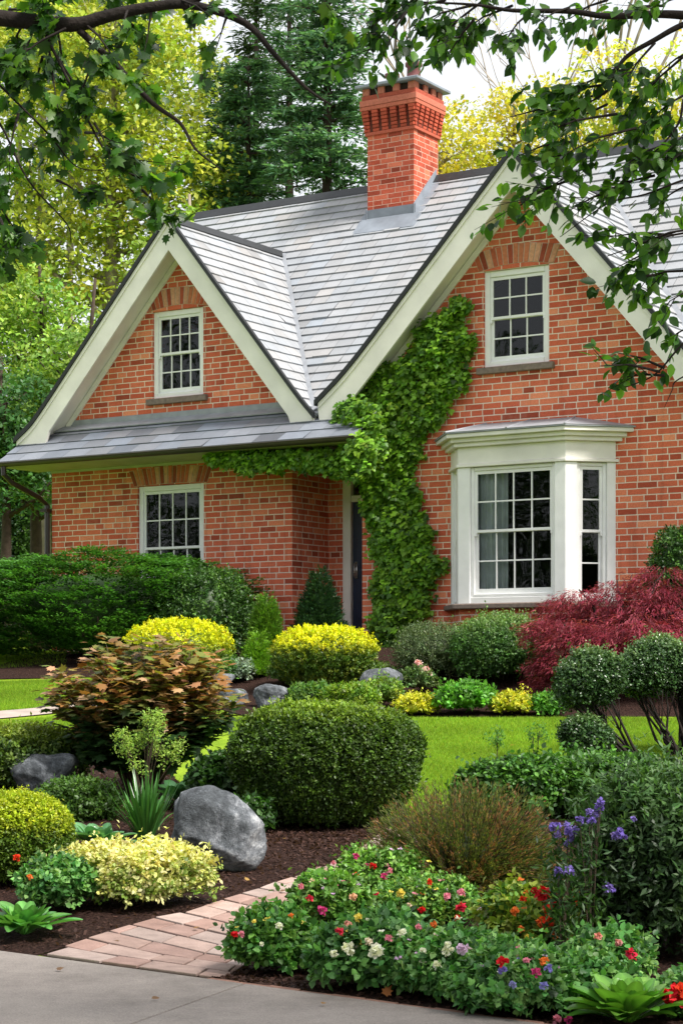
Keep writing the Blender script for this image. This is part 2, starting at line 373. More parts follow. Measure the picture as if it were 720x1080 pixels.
# planting beds of dark bark mulch
bedA_near = [tuple(pave_edge(k)) for k in (-5,-3,-1.5)] + gp((0,1006),(42,1010)) + PL_
bedA_far = gp((-260,775),(-120,772),(0,770),(70,768),(140,785),(200,835),(250,862),(330,870),(395,872),(430,862))
grid_sheet('mulch_bed', between(bedA_near, smooth_line([np.array(p) for p in bedA_far])), 90, 30, M['mulch'], .010)
bedB_near = [tuple(pave_edge(k)-en*.06) for k in (ke-.02, ke+.8, ke+1.6, ke+3, ke+5, ke+7)]
bedB_far = PR_[::-1][::-1] + [tuple(p) for p in gp((485,850),(520,822),(560,812),(640,808),(720,800),(900,800))]
grid_sheet('mulch_bed', between(bedB_near, bedB_far), 90, 40, M['mulch'], .014)
bedC_near = smooth_line([np.array(p) for p in gp((150,700),(200,735),(265,757),(345,757),(420,756),(520,757),(600,757),(720,757),(900,760))])
bedC_far = [house_w(s, -.02, 0)[:2] for s in (.0, 2, 4, 6, 8, 10, 12, 13.6)]
grid_sheet('mulch_bed', between(bedC_near, bedC_far), 90, 30, M['mulch'], .010)
grid_sheet('mulch_bed', between(gp((-250,722),(-60,718),(0,717),(60,716),(150,712),(220,712)), gp((-250,704),(-60,706),(0,708),(60,704),(150,690),(220,684))), 50, 8, M['mulch'], .012)
grid_sheet('stepping_path', between(gp((-300,764),(-60,762),(0,759),(70,752),(130,748),(200,747)), gp((-300,756),(-60,755),(0,751),(70,745),(130,742),(200,741))), 50, 6, M['flag'], .016)
# loose bark chips
def scatter_chips(name, n, poly_fun, s=(.012,.035)):
    U, V = RNG.random(n), RNG.random(n); X, D = poly_fun(U, V); Z = ground(X, D)+.018
    a = RNG.random(n)*2*PI; l = RNG.uniform(*s, n); wd = l*RNG.uniform(.3,.6,n)
    T = RNG.normal(0,.4,(n,2)); c, s_ = np.cos(a), np.sin(a)
    ex = np.stack([c, s_, T[:,0]],1)*l[:,None]*.5; ey = np.stack([-s_, c, T[:,1]],1)*wd[:,None]*.5
    P = np.stack([X,D,Z],1)
    Vv = np.stack([P-ex-ey, P+ex-ey, P+ex+ey, P-ex+ey],1).reshape(-1,3)
    F = np.arange(4*n).reshape(n,4); col = np.array([.05,.026,.02])*RNG.uniform(.3,2.2,(n,1)); 
    o = np_mesh(name, Vv, F, M['petal'], cols=np.repeat(col,4,0)); tag(o, kind='stuff', label=None); return o
c1 = scatter_chips('bark_chips', 16000, between(bedA_near, smooth_line([np.array(p) for p in bedA_far])))
tag(c1, 'loose dark bark chips covering the left planting bed', 'bark mulch')
c2 = scatter_chips('bark_chips', 16000, between(bedB_near, bedB_far)); tag(c2, 'loose dark bark chips under the front flower bed', 'bark mulch')
# short lawn blades where the turf is near enough to show them
def blades(name, n, fun, label, h=(.02,.045)):
    U, V = RNG.random(n), RNG.random(n); X, D = fun(U, V); Z = ground(X, D)
    a = RNG.random(n)*2*PI; w_ = .004; hh = RNG.uniform(*h, n)
    P = np.stack([X,D,Z],1); ex = np.stack([np.cos(a)*w_, np.sin(a)*w_, 0*a],1); tip = np.stack([RNG.normal(0,.014,n), RNG.normal(0,.014,n), hh],1)
    Vv = np.stack([P-ex, P+ex, P+tip],1).reshape(-1,3); F = np.arange(3*n).reshape(n,3)
    pn = .5+.5*np.sin(X*2.1+1.7*np.sin(D*1.3))*np.sin(D*1.9+X*.8); col = np.array([.20,.34,.025])*(.82+.3*pn)[:,None]*RNG.uniform(.6,1.45,(n,1))*np.stack([RNG.uniform(.8,1.3,n),np.ones(n),np.ones(n)],1)
    o = np_mesh(name, Vv, F, M['soft'], cols=np.repeat(col,3,0)); tag(o, label, 'grass', kind='stuff'); return o
blades('lawn_grass', 200000, between(gp((300,862),(440,860),(490,835),(640,812),(760,800)), gp((230,758),(430,758),(520,758),(620,758),(760,758))), 'short bright green grass of the lawn in front of the bay window')
blades('lawn_grass', 90000, between(gp((-40,752),(60,746),(150,742)), gp((-40,722),(60,718),(150,714))), 'short bright green grass strip behind the pale path at the left')
blades('lawn_grass', 40000, between(gp((-60,704),(0,706),(70,704)), gp((-60,686),(0,688),(70,686))), 'far patch of grass under the wide spreading shrub')
blades('lawn_grass', 50000, between(gp((-40,788),(60,782),(150,776)), gp((-40,764),(60,757),(150,751))), 'grass between the pale path and the left planting bed')
# ================================================================== THE HOUSE (local axes: x along the front, y into the house, z up)
H = empty('brick_house', (X0, D0, 0), -TH, 'red brick cottage with two steep gables, grey slate roof and a white bay window', 'house')
AC, AZ, BC, BZ = 2.77, 7.20, 8.80, 7.38
PA_L = [(AC,AZ),(.29,4.47),(-.03,4.14),(-.39,3.90)]          # verge profiles, ridge to eave
PA_R = [(AC,AZ),(5.20,4.22),(5.50,3.90)]
PB_L = [(BC,BZ),(6.35,4.80),(5.95,4.42),(5.52,4.08)]
PB_R = [(BC,BZ),(11.35,4.42),(11.75,3.98)]
MZ0, MS = 4.365, 1.05
def main_z(t): return MZ0 + MS*t
RT = 3.85; RZ = main_z(RT)
def profz(P, s):
    for (a, za), (b, zb) in zip(P[:-1], P[1:]):
        if min(a,b)-1e-6 <= s <= max(a,b)+1e-6: return za+(zb-za)*(s-a)/(b-a)
    return P[-1][1]
def profs(P, z):
    for (a, za), (b, zb) in zip(P[:-1], P[1:]):
        if zb-1e-6 <= z <= za+1e-6: return a+(b-a)*(z-za)/(zb-za)
    return P[-1][0] if z < P[-1][1] else P[0][0]
def clip(poly, a, b, c):     # keep a*x+b*y<=c
    out = []
    for i in range(len(poly)):
        p, q = poly[i], poly[(i+1) % len(poly)]
        fp, fq = a*p[0]+b*p[1]-c, a*q[0]+b*q[1]-c
        if fp <= 0: out.append(p)
        if fp*fq < 0: k = fp/(fp-fq); out.append((p[0]+(q[0]-p[0])*k, p[1]+(q[1]-p[1])*k))
    return out
def wall_front(mb, rect, holes, t0=0.0, t1=.28, clips=()):
    s0, s1, z0, z1 = rect
    xs = sorted(set([s0,s1]+[h[0] for h in holes]+[h[1] for h in holes])); zs = sorted(set([z0,z1]+[h[2] for h in holes]+[h[3] for h in holes]))
    for i in range(len(xs)-1):
        for j in range(len(zs)-1):
            cx, cz = .5*(xs[i]+xs[i+1]), .5*(zs[j]+zs[j+1])
            if any(h[0]<cx<h[1] and h[2]<cz<h[3] for h in holes): continue
            p = [(xs[i],zs[j]),(xs[i+1],zs[j]),(xs[i+1],zs[j+1]),(xs[i],zs[j+1])]
            for c in clips: p = clip(p, *c) if p else p
            if len(p) > 2:
                mb.poly([(x,t0,z) for x, z in p]); mb.poly([(x,t1,z) for x, z in p][::-1])
    for h in holes:
        a, b, c, d = h
        mb.poly([(a,t0,c),(a,t1,c),(a,t1,d),(a,t0,d)]); mb.poly([(b,t0,c),(b,t0,d),(b,t1,d),(b,t1,c)])
        mb.poly([(a,t0,d),(a,t1,d),(b,t1,d),(b,t0,d)]); mb.poly([(a,t0,c),(b,t0,c),(b,t1,c),(a,t1,c)])
W1 = (1.80, 3.12, 1.05, 3.08); WA = (2.10, 3.11, 4.47, 5.86); WB = (8.10, 9.15, 4.47, 5.85)
PORCH = (4.79, 6.05, -.6, 3.36)
BAYH = (7.68, 10.02, 1.0, 3.2)
mb = MB()
wall_front(mb, (0, 13.6, -.6, 3.98), [W1, PORCH, BAYH])
def gable_clips(PL, PR, drop=.14):
    out = []
    (x0,z0),(x1,z1) = PL[0], PL[1]; k = (z0-z1)/(x0-x1)          # left rafter z = z0 + k(x-x0); keep below
    out.append((-k, 1, z0-k*x0-drop))
    (x0,z0),(x1,z1) = PR[0], PR[1]; k = (z0-z1)/(x0-x1)
    out.append((-k, 1, z0-k*x0-drop)); return out
wall_front(mb, (0, 5.6, 3.98, 7.2), [WA], clips=gable_clips(PA_L, PA_R))
wall_front(mb, (5.6, 12.0, 3.98, 7.4), [WB], clips=gable_clips(PB_L, PB_R))
wall_front(mb, (12.0, 13.6, 3.98, 4.2), [])
mb.build('front_wall', M['brick'], H)
mb = MB()                                                                   # side, back and porch walls
mb.box(-.002, .28, .281, 7.7, -.6, 4.35); mb.box(13.32, 13.6, .281, 7.7, -.6, 4.35); mb.box(.281, 13.319, 7.42, 7.7, -.6, 4.35)
for xx in (.22, 13.3):
    mb.prism([(xx,.3,4.35),(xx,7.4,4.35),(xx,RT,RZ-.2)], (.28,0,0))
mb.build('outer_wall', M['brick'], H)
mb = MB(); mb.box(4.60, 4.788, .281, 1.30, -.2, 3.5); mb.build('porch_side_wall', M['brick'], H)
mb = MB(); mb.box(4.789, 5.11, 1.02, 1.30, -.2, 3.5); mb.build('porch_back_wall', M['brick'], H)
mb = MB(); mb.box(6.051, 6.25, .281, 1.30, -.2, 3.5); mb.build('porch_inner_wall', M['brick'], H)
mb = MB(); mb.box(4.79, 6.05, .27, 1.02, 3.37, 3.5); mb.build('porch_ceiling', M['soffit'], H)
mb = MB(); mb.box(4.79, 6.05, -.02, .26, 3.20, 3.36); bevel(mb.build('porch_beam', M['soffit'], H), .008)
mb = MB(); mb.box(4.79, 6.05, -.35, 1.02, .2, .72); bevel(mb.build('door_step', M['stone'], H), .02)
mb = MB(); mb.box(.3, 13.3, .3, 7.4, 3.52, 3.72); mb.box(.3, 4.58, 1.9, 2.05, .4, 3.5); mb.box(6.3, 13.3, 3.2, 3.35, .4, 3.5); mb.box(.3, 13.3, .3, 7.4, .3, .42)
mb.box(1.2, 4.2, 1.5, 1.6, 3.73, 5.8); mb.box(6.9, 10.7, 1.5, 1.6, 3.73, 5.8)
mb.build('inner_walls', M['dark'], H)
# ---- front door
mb = MB(); z0, z1 = .72, 2.74
mb.box(5.11, 5.26, .93, 1.06, z0, 3.37); mb.box(6.00, 6.049, .93, 1.06, z0, 3.37); mb.box(5.261, 5.999, .94, 1.05, z1, z1+.10); mb.box(5.261, 5.999, .94, 1.05, 3.25, 3.369)
fr = bevel(mb.build('door_frame', M['cream'], H), .006)
mb = MB(); mb.box(5.262, 5.998, .99, 1.04, z0+.01, z1-.002)
for (a, b) in ((5.35, 5.60), (5.68, 5.92)):
    for (c, d) in ((.90, 1.55), (1.72, 2.60)):
        mb.box(a, b, .978, .989, c, d); mb.box(a+.03, b-.03, .970, .977, c+.03, d-.03)
door = bevel(mb.build('front_door', M['door'], H), .005)
mb = MB(); mb.tube([(5.33,.985,1.78),(5.33,.93,1.78),(5.33,.93,1.58),(5.33,.985,1.58)], .012, 8); mb.box(5.305,5.355,.972,.985,1.55,1.81)
mb.build('handle', M['brass'], door, True)
mb = MB(); mb.box(5.27, 5.99, 1.0, 1.006, z1+.105, 3.245); mb.build('transom_pane', M['glass'], H)
# ---- sash windows
def sash_window(name, w, h, cols, rows, parent, loc, rz=0, fw=.085, sillw=None, sillname='window_sill', frame=True, upcols=None):
    """origin at lower left corner of the opening on the outer wall face; returns frame object"""
    mb = MB()
    e = fw
    mb.box(0, e, .035, .14, 0, h); mb.box(w-e, w, .035, .14, 0, h); mb.box(e+.001, w-e-.001, .035, .14, h-e, h-.001); mb.box(e+.001, w-e-.001, .03, .15, 0.001, e*.9)
    f = mb.build(name, M['white'], parent); f.location = loc; f.rotation_euler = (0,0,rz); bevel(f, .006)
    mid = .5*(h - e*.1)
    for k, (za, zb, ty, nr) in enumerate(((e*.9+.002, mid+.03, .085, rows[1]), (mid-.002, h-e-.002, .055, rows[0]))):
        m = MB(); st_ = .042; x0, x1 = e+.002, w-e-.002
        m.box(x0, x0+st_, ty, ty+.036, za, zb); m.box(x1-st_, x1, ty, ty+.036, za, zb)
        m.box(x0+st_, x1-st_, ty+.001, ty+.035, zb-st_*(.9 if k==0 else 1.1), zb-.0005); m.box(x0+st_, x1-st_, ty+.001, ty+.035, za+.0005, za+st_*(1.7 if k==0 else .9))
        ga, gb = za+st_*(1.7 if k==0 else .9), zb-st_
        for c in range(1, cols):
            x = x0+st_+(x1-x0-2*st_)*c/cols; m.box(x-.010, x+.010, ty+.004, ty+.030, ga, gb)
        for r in range(1, nr):
            z = ga+(gb-ga)*r/nr; m.box(x0+st_, x1-st_, ty+.006, ty+.028, z-.010, z+.010)
        if k == 1:
            m.box(x0, x0+.03, ty-.01, ty+.03, za-.05, za); m.box(x1-.03, x1, ty-.01, ty+.03, za-.05, za)      # horns
        so = m.build('sash', M['white'], f if parent is H else parent)
        if parent is not H: so.location = loc; so.rotation_euler = (0,0,rz)
        p = MB(); p.poly([(x0+st_-.004,ty+.017,ga-.004),(x1-st_+.004,ty+.017,ga-.004),(x1-st_+.004,ty+.017,gb+.004),(x0+st_-.004,ty+.017,gb+.004)])
        po = p.build('pane', M['glass'], f if parent is H else parent)
        if parent is not H: po.location = loc; po.rotation_euler = (0,0,rz)
    if sillw:
        m = MB(); m.prism([(-sillw, -.07, -.105), (-sillw, -.07, -.012), (-sillw, .14, .0), (-sillw, .14, -.105)], (w+2*sillw, 0, 0))
        so = bevel(m.build(sillname, M['stone'], f), .01, 2)
    return f
def arch(w, h0, rise, depth, parent, loc, n, splay=.10):
    m = MB(); m.col = (.55,.42,.33)
    def P(u, v):       # u 0..1 along, v 0 intrados..1 extrados
        x = (u-.5)*(w+2*splay*v*.9) + w/2; z = rise*(1-(2*u-1)**2) + v*depth*(1 - .10*abs(2*u-1))
        return (x, z)
    K = 14
    low = [P(i/K, -.02) for i in range(K+1)]; up = [P(i/K, 1.0) for i in range(K+1)][::-1]
    # mortar bed
    bed = MB(); bed.prism([(x, -.003, z) for x, z in low+up], (0, .02, 0))
    for i in range(n):
        a, b = (i+.09)/n, (i+.91)/n
        cc = random.choice([(.50,.13,.07),(.42,.09,.05),(.56,.19,.10),(.60,.30,.19),(.33,.07,.04)]); k = random.uniform(.85,1.12)
        m.col = tuple(x*k for x in cc)
        cuts = [(0, 1)] if i % 2 else [(0, .97)]
        for c0, c1 in cuts:
            q = [P(a,c0),P(b,c0),P(b,c1),P(a,c1)]
            m.prism([(x, -.011, z) for x, z in q], (0, .02, 0))
    o = m.build('window_arch', M['vouss'], parent, col=True); o.location = loc; bevel(o, .003)
    b = bed.build('arch_mortar', M['mortar'], o)
for (W, cols, rows, arise) in ((W1, 4, (2,2), .02), (WA, 4, (2,2), .07), (WB, 3, (2,2), .07)):
    sash_window('window', W[1]-W[0]-.004, W[3]-W[2]-.004, cols, rows, H, (W[0]+.002, 0, W[2]+.002), sillw=.09)
    arch(W[1]-W[0]+.14, 0, arise, .28, H, (W[0]-.07, 0, W[3]+.004), 19 if W is W1 else 15, .12)
# ---- roofs of slates
def slates(name, P, seg, to3, mat, parent, h=.205, w=.30, base=(.43,.445,.47), var=.06, th=.026, lip=.0, bandcols=None):
    P = [np.array(p, float) for p in P]; d = [0]
    for a, b in zip(P[:-1], P[1:]): d.append(d[-1]+np.linalg.norm(b-a))
    Ltot = d[-1]; n = max(1, round(Ltot/h)); h = Ltot/n
    def at(b):
        b = min(max(b, 0), Ltot)
        for i in range(len(P)-1):
            if b <= d[i+1]+1e-9:
                k = (b-d[i])/(d[i+1]-d[i]); return P[i]+(P[i+1]-P[i])*k, (P[i+1]-P[i])/(d[i+1]-d[i])
    sgn = 1 if (P[-1]-P[0])[0] < 0 else -1
    def nrm(tg): q = np.array([-tg[1], tg[0]]); return q if q[1] > 0 else -q
    m = MB(); under = MB()
    for k in range(n):
        b0, b1 = k*h, min((k+1)*h+.03, Ltot)
        p0, t0 = at(b0); p1, t1 = at(b1); n0, n1 = nrm(t0), nrm(t1)
        s0, s1 = seg(p0), seg(p1)
        if len(s0) != len(s1): s1 = s1 if len(s1) < len(s0) else s1; 
        for si in range(min(len(s0), len(s1))):
            (l0, r0), (l1, r1) = s0[si], s1[si]
            if r0-l0 < .01 and r1-l1 < .01: continue
            lo, hi = min(l0,l1), max(r0,r1)
            x = lo - w*((k % 2)*.5+.1*random.random()) - .001
            m.col = base
            while x < hi:
                xa, xb = x+.002, x+w-.002; x += w
                a0, c0 = min(max(xa,l0),r0), min(max(xb,l0),r0); a1, c1 = min(max(xa,l1),r1), min(max(xb,l1),r1)
                if c0-a0 < .004 and c1-a1 < .004: continue
                kf = 1 + random.gauss(0, var*.55) - (.22 if random.random() < .03 else 0); tint = random.gauss(0, .02)
                m.col = (base[0]*kf*(1+tint), base[1]*kf, base[2]*kf*(1-tint))
                j = random.uniform(0, .004) if random.random() < .94 else random.uniform(.006, .014); lift = th+j; dd = random.uniform(-.004, .004)
                pl = p0 + n0*lift - t0*(lip+dd); pb = p0 - t0*(lip+dd) - n0*.004; pu = p1 + n1*.002
                n_ = m.verts([to3(a0, pl), to3(c0, pl), to3(c1, pu), to3(a1, pu), to3(a0, pb), to3(c0, pb)])
                m.f += [(n_, n_+1, n_+2, n_+3), (n_, n_+4, n_+5, n_+1)]
            q0, q1 = p0-n0*.02, p1-n1*.02
            under.poly([to3(l0, q0), to3(r0, q0), to3(r1, q1), to3(l1, q1)])
    o = m.build(name, M['slate'], parent, col=True)
    under.build('roof_deck', M['trim'], o)
    return o
def segA(p): return None
def tval(z): return (z-MZ0)/MS
SL = (.31,.32,.335)
# gable slopes: along = t (y), profile in (s,z)
for PL, nm in ((PA_L,'roof'),(PA_R,'roof'),(PB_L,'roof'),(PB_R,'roof')):
    P = PL[::-1]
    slates(nm, P, lambda p: [(-.47, max(-.40, tval(p[1])+.06))], lambda a, p: (p[0], a, p[1]), M['slate'], H, base=SL)
def seg_main(p):
    t, z = p; out = []
    segs = [(.18, 13.9)]
    for PL, PR, top in ((PA_L, PA_R, AZ), (PB_L, PB_R, BZ)):
        if z < top-.06:
            a, b = profs(PL, z)+.10, profs(PR, z)-.10; a = min(a, PL[0][0]); b = max(b, PL[0][0])
        else: a = b = PL[0][0]
        new = []
        l, r = segs[-1]; segs[-1] = (l, max(l, a)); segs.append((max(b, l), r))
    return segs
slates('roof', [(-.42, main_z(-.42)), (RT, RZ)], seg_main, lambda a, p: (a, p[0], p[1]), M['slate'], H, base=SL)
slates('roof', [(RT+RT+.45, main_z(-.45)), (RT, RZ)], lambda p: [(.18, 13.9)], lambda a, p: (a, p[0], p[1]), M['slate'], H, base=SL, h=.4, w=.6)
# pent roof over the lower wall
GE = (-.93, 3.50)
slates('lean_to_roof', [GE, (-.004, 4.12)], lambda p: [(-.36, 6.52)], lambda a, p: (a, p[0], p[1]), M['slate'], H, h=.27, w=.46, base=(.17,.185,.215), var=.2, th=.018)
mb = MB(); mb.prism([(-.2,-.02,4.235),(-.2,-.006,4.235),(-.2,-.006,4.12),(-.2,-.19,4.035),(-.2,-.195,4.052),(-.2,-.02,4.15)], (5.75,0,0)); mb.build('flashing', M['valley'], H)
# valleys
def strip3(name, pts, wdir, wid, lift, mat):
    m = MB(); a = [Vector(p)+Vector(lift)+Vector(wdir)*wid*-.5 for p in pts]; b = [Vector(p)+Vector(lift)+Vector(wdir)*wid*.5 for p in pts]
    for i in range(len(pts)-1):
        m.prism([a[i], b[i], b[i+1], a[i+1]], (0, 0, .012))
    return m.build(name, mat, H)
for P in (PA_R, PB_R, PB_L, PA_L):
    zz = np.linspace(3.98, P[0][1]-.03, 9)
    pts = [(profs(P, z), tval(z), z) for z in zz]
    strip3('valley_flashing', pts, (1,0,0), .15, (0,-.02,.022), M['valley'])
# ridges
mb = MB(); mb.prism([(.12,RT-.13,RZ-.09),(.12,RT,RZ+.065),(.12,RT+.13,RZ-.09),(.12,RT,RZ-.02)], (13.8,0,0)); mb.build('ridge_tiles', M['trim'], H)
for c, z in ((AC,AZ),(BC,BZ)):
    mb = MB(); mb.prism([(c-.12,-.49,z-.085),(c,-.49,z+.055),(c+.12,-.49,z-.085),(c,-.49,z-.02)], (0,tval(z)+.55,0)); mb.build('ridge_tiles', M['trim'], H)
# bargeboards, verge trims and raking soffits
def offs(P, dz): return [(x, z-dz) for x, z in P]
def dens(P, n=6):
    out = []
    for (a, b) in zip(P[:-1], P[1:]):
        for i in range(n): out.append((a[0]+(b[0]-a[0])*i/n, a[1]+(b[1]-a[1])*i/n))
    out.append(P[-1]); return out
def smooth_prof(P, it=6):
    P = dens(P, 8); Q = [list(p) for p in P]
    for _ in range(it):
        R = [q[:] for q in Q]
        for i in range(1, len(Q)-1): R[i] = [(Q[i-1][k]+2*Q[i][k]+Q[i+1][k])/4 for k in (0,1)]
        Q = R
    return [tuple(q) for q in Q]
def barge(P, side, foot):
    P = smooth_prof(P); up = offs(P, .03); lo = []
    for (x, z), q in zip(P, P): lo.append((x, z-.50))
    zf = foot[2]; lo2 = [q for q in lo if q[1] > zf+.02]
    # board outline: outer edge down to the tip, flat foot, inner edge back up
    x_in = foot[1]; x_tip = foot[0]
    up2 = [q for q in up if (q[0] > x_tip if side < 0 else q[0] < x_tip)]
    lo2 = [q for q in lo2 if (q[0] > x_in if side < 0 else q[0] < x_in)]
    outline = up2 + [(x_tip, zf+.16), (x_tip+.02*-side, zf), (x_in, zf)] + lo2[::-1]
    m = MB(); m.prism([(x, -.46, z) for x, z in outline], (0, .045, 0)); o = m.build('bargeboard', M['cream'], H)
    # small moulding along the top of the board
    m = MB()
    for a, b in zip(up2[:-1], up2[1:]):
        m.prism([(a[0], -.482, a[1]-.002), (b[0], -.482, b[1]-.002), (b[0], -.482, b[1]-.075), (a[0], -.482, a[1]-.075)], (0, .021, 0))
    m.build('moulding', M['cream'], o)
    m = MB()                                                    # dark edge of the slates
    tp = [(x, z+.055) for x, z in P]; bt = [(x, z-.028) for x, z in P]
    for i in range(len(P)-1):
        m.prism([(tp[i][0], -.515, tp[i][1]), (tp[i+1][0], -.515, tp[i+1][1]), (bt[i+1][0], -.515, bt[i+1][1]), (bt[i][0], -.515, bt[i][1])], (0, .07, 0))
    m.build('verge_edge', M['trim'], H)
    m = MB()                                                    # raking soffit between the board and the wall
    q = [p for p in offs(P, .30) if p[1] > zf+.1]
    for a, b in zip(q[:-1], q[1:]):
        m.prism([(a[0],-.414,a[1]),(b[0],-.414,b[1]),(b[0],-.414,b[1]-.03),(a[0],-.414,a[1]-.03)], (0,.412,0))
    m.build('soffit', M['cream'], H)
    m = MB()
    q = offs(P, .345); q2 = offs(P, .47)
    for i in range(len(q)-1):
        if q2[i+1][1] < zf+.2: break
        m.prism([(q[i][0],-.03,q[i][1]),(q[i+1][0],-.03,q[i+1][1]),(q2[i+1][0],-.03,q2[i+1][1]),(q2[i][0],-.03,q2[i][1])], (0,.028,0))
    m.build('frieze_board', M['cream'], H)
barge(PA_L, -1, (-.36, .24, 3.79)); barge(PA_R, 1, (5.50, 5.08, 3.78)); barge(PB_L, -1, (5.56, 6.15, 3.84)); barge(PB_R, 1, (11.72, 11.25, 3.96))
# gutter, soffit, downpipe
mb = MB(); mb.box(-.30, 6.5, -.90, -.005, 3.425, 3.452); mb.box(-.30, 6.5, -.955, -.915, 3.42, 3.50); mb.box(.0, 6.5, -.03, -.004, 3.385, 3.424)
mb.prism([(-.30,-.9,3.453),(-.30,-.005,3.453),(-.30,-.005,4.05)], (.03,0,0))
mb.build('eaves_board', M['soffit'], H)
mb = MB(); n = 10
for i in range(n):
    a, b = PI*i/n, PI*(i+1)/n; c = (-1.0, 3.475); r = .062
    mb.poly([(-.42, c[0]+r*math.cos(a), c[1]-r*math.sin(a)), (6.56, c[0]+r*math.cos(a), c[1]-r*math.sin(a)), (6.56, c[0]+r*math.cos(b), c[1]-r*math.sin(b)), (-.42, c[0]+r*math.cos(b), c[1]-r*math.sin(b))])
mb.tube([(-.42,-1.062,3.478),(6.56,-1.062,3.478)], .011, 6); mb.tube([(-.42,-.938,3.478),(6.56,-.938,3.478)], .009, 6)
for e in (-.42, 6.56): mb.prism([(e, -1.0+.062*math.cos(PI*i/8), 3.475-.062*math.sin(PI*i/8)) for i in range(9)], (.008,0,0))
gut = mb.build('gutter', M['gutter'], H)
mb = MB(); mb.tube([(-.16,-1.0,3.42),(-.16,-1.0,3.30),(-.13,-.85,3.18),(-.07,-.25,2.98),(-.055,-.05,2.86),(-.055,-.05,.3)], .045, 10)
for z in (2.75, 1.6): mb.box(-.15,-.01,-.12,0.0,z,z+.05)
mb.build('downpipe', M['gutter'], H)
# eave gutter of the main roof on the far right
# ---- chimney
CS0, CS1, CT0, CT1 = 4.22, 5.12, 3.12, 3.92
mb = MB(); mb.box(CS0, CS1, CT0, CT1, 6.5, 9.08); ch = mb.build('chimney', M['chimbrick'], H)
mb = MB()
def ring(o, z0, z1, c): mb.col = c; mb.box(CS0-o, CS1+o, CT0-o, CT1+o, z0, z1)
bc = (.40,.075,.04)
ring(.035, 9.08, 9.135, (.42,.10,.06)); ring(.02, 9.136, 9.49, (.10,.03,.02)); ring(.095, 9.491, 9.555, (.46,.13,.08)); ring(.10, 9.56, 9.66, (.48,.15,.10)); ring(.075, 9.665, 9.74, (.36,.08,.05)); ring(.03, 9.741, 9.86, (.03,.015,.012))
for side in range(2):
    n = 6
    for i in range(n):
        for k, (zz, oo) in enumerate(((9.14,.03),(9.20,.042),(9.26,.055),(9.32,.068),(9.38,.08),(9.435,.09))):
            v = random.uniform(.75,1.2); mb.col = tuple(x*v for x in bc)
            if side == 0:
                a = CS0-.085+(CS1-CS0+.17)*(i+.15)/n; b = CS0-.085+(CS1-CS0+.17)*(i+.82)/n
                for (u0, u1) in ((CT0-oo-.0, CT0), (CT1, CT1+oo)): mb.box(a, b, u0, u1, zz, zz+.052)
            else:
                a = CT0-.085+(CT1-CT0+.17)*(i+.15)/n; b = CT0-.085+(CT1-CT0+.17)*(i+.82)/n
                for (u0, u1) in ((CS0-oo, CS0), (CS1, CS1+oo)): mb.box(u0, u1, a, b, zz, zz+.052)
for a in np.linspace(0, 1, 4):
    mb.col = (.44,.15,.10); x = CS0-.06+(CS1-CS0-.02)*a; mb.box(x, x+.13, CT0-.07, CT0+.08, 9.742, 9.862); mb.box(x, x+.13, CT1-.08, CT1+.07, 9.742, 9.862)
for a in (.36, .7):
    y = CT0-.06+(CT1-CT0-.02)*a; mb.box(CS1-.06, CS1+.07, y, y+.13, 9.743, 9.861); mb.box(CS0-.07, CS0+.06, y, y+.13, 9.743, 9.861)
cb = mb.build('chimney_head', M['vouss'], ch, col=True); bevel(cb, .006)
mb = MB(); mb.prism([(CS0-.16,CT0-.16,9.863),(CS1+.16,CT0-.16,9.863),(CS1+.16,CT1+.16,9.863),(CS0-.16,CT1+.16,9.863)], (0,0,.05)); mb.box(CS0-.05,CS1+.05,CT0-.05,CT1+.05,9.914,9.955)
bevel(mb.build('chimney_cap', M['lead'], ch), .008)
for (x, y, hh, rr) in ((4.88, 3.52, .36, .125), (4.46, 3.52, .24, .11)):
    mb = MB(); mb.lathe([(rr*1.1,0),(rr*1.1,.03),(rr*.95,.05),(rr*.9,hh-.08),(rr*1.15,hh-.06),(rr*1.15,hh-.01),(rr*.8,hh),(rr*.78,.02)], (x, y, 9.956), 20)
    mb.build('chimney_pot', M['pot'], ch, True)
mb = MB()                                                                  # lead apron and stepped side flashing
zb = main_z(CT0)
mb.box(CS0-.03, CS1+.03, CT0-.012, CT0-.003, zb-.02, zb+.20)
mb.prism([(CS0-.10, CT0-.02, zb+.03),(CS0-.10, CT0-.26, main_z(CT0-.26)+.03),(CS0-.10, CT0-.26, main_z(CT0-.26)+.045),(CS0-.10, CT0-.02, zb+.05)], (CS1-CS0+.2,0,0))
for xs in (CS1+.003, CS0-.013):
    mb.prism([(xs, CT0-.03, zb-.02), (xs, RT, RZ-.02), (xs, RT, RZ+.17), (xs, CT0-.03, zb+.20)], (.010,0,0))
    mb.prism([(xs, CT0-.26, main_z(CT0-.26)+.028), (xs, RT-.05, main_z(RT-.05)+.028), (xs+(.14 if xs > CS0+.1 else -.14), RT-.05, main_z(RT-.05)+.024), (xs+(.14 if xs > CS0+.1 else -.14), CT0-.26, main_z(CT0-.26)+.024)], (0,0,.012))
mb.build('flashing', M['lead'], ch)
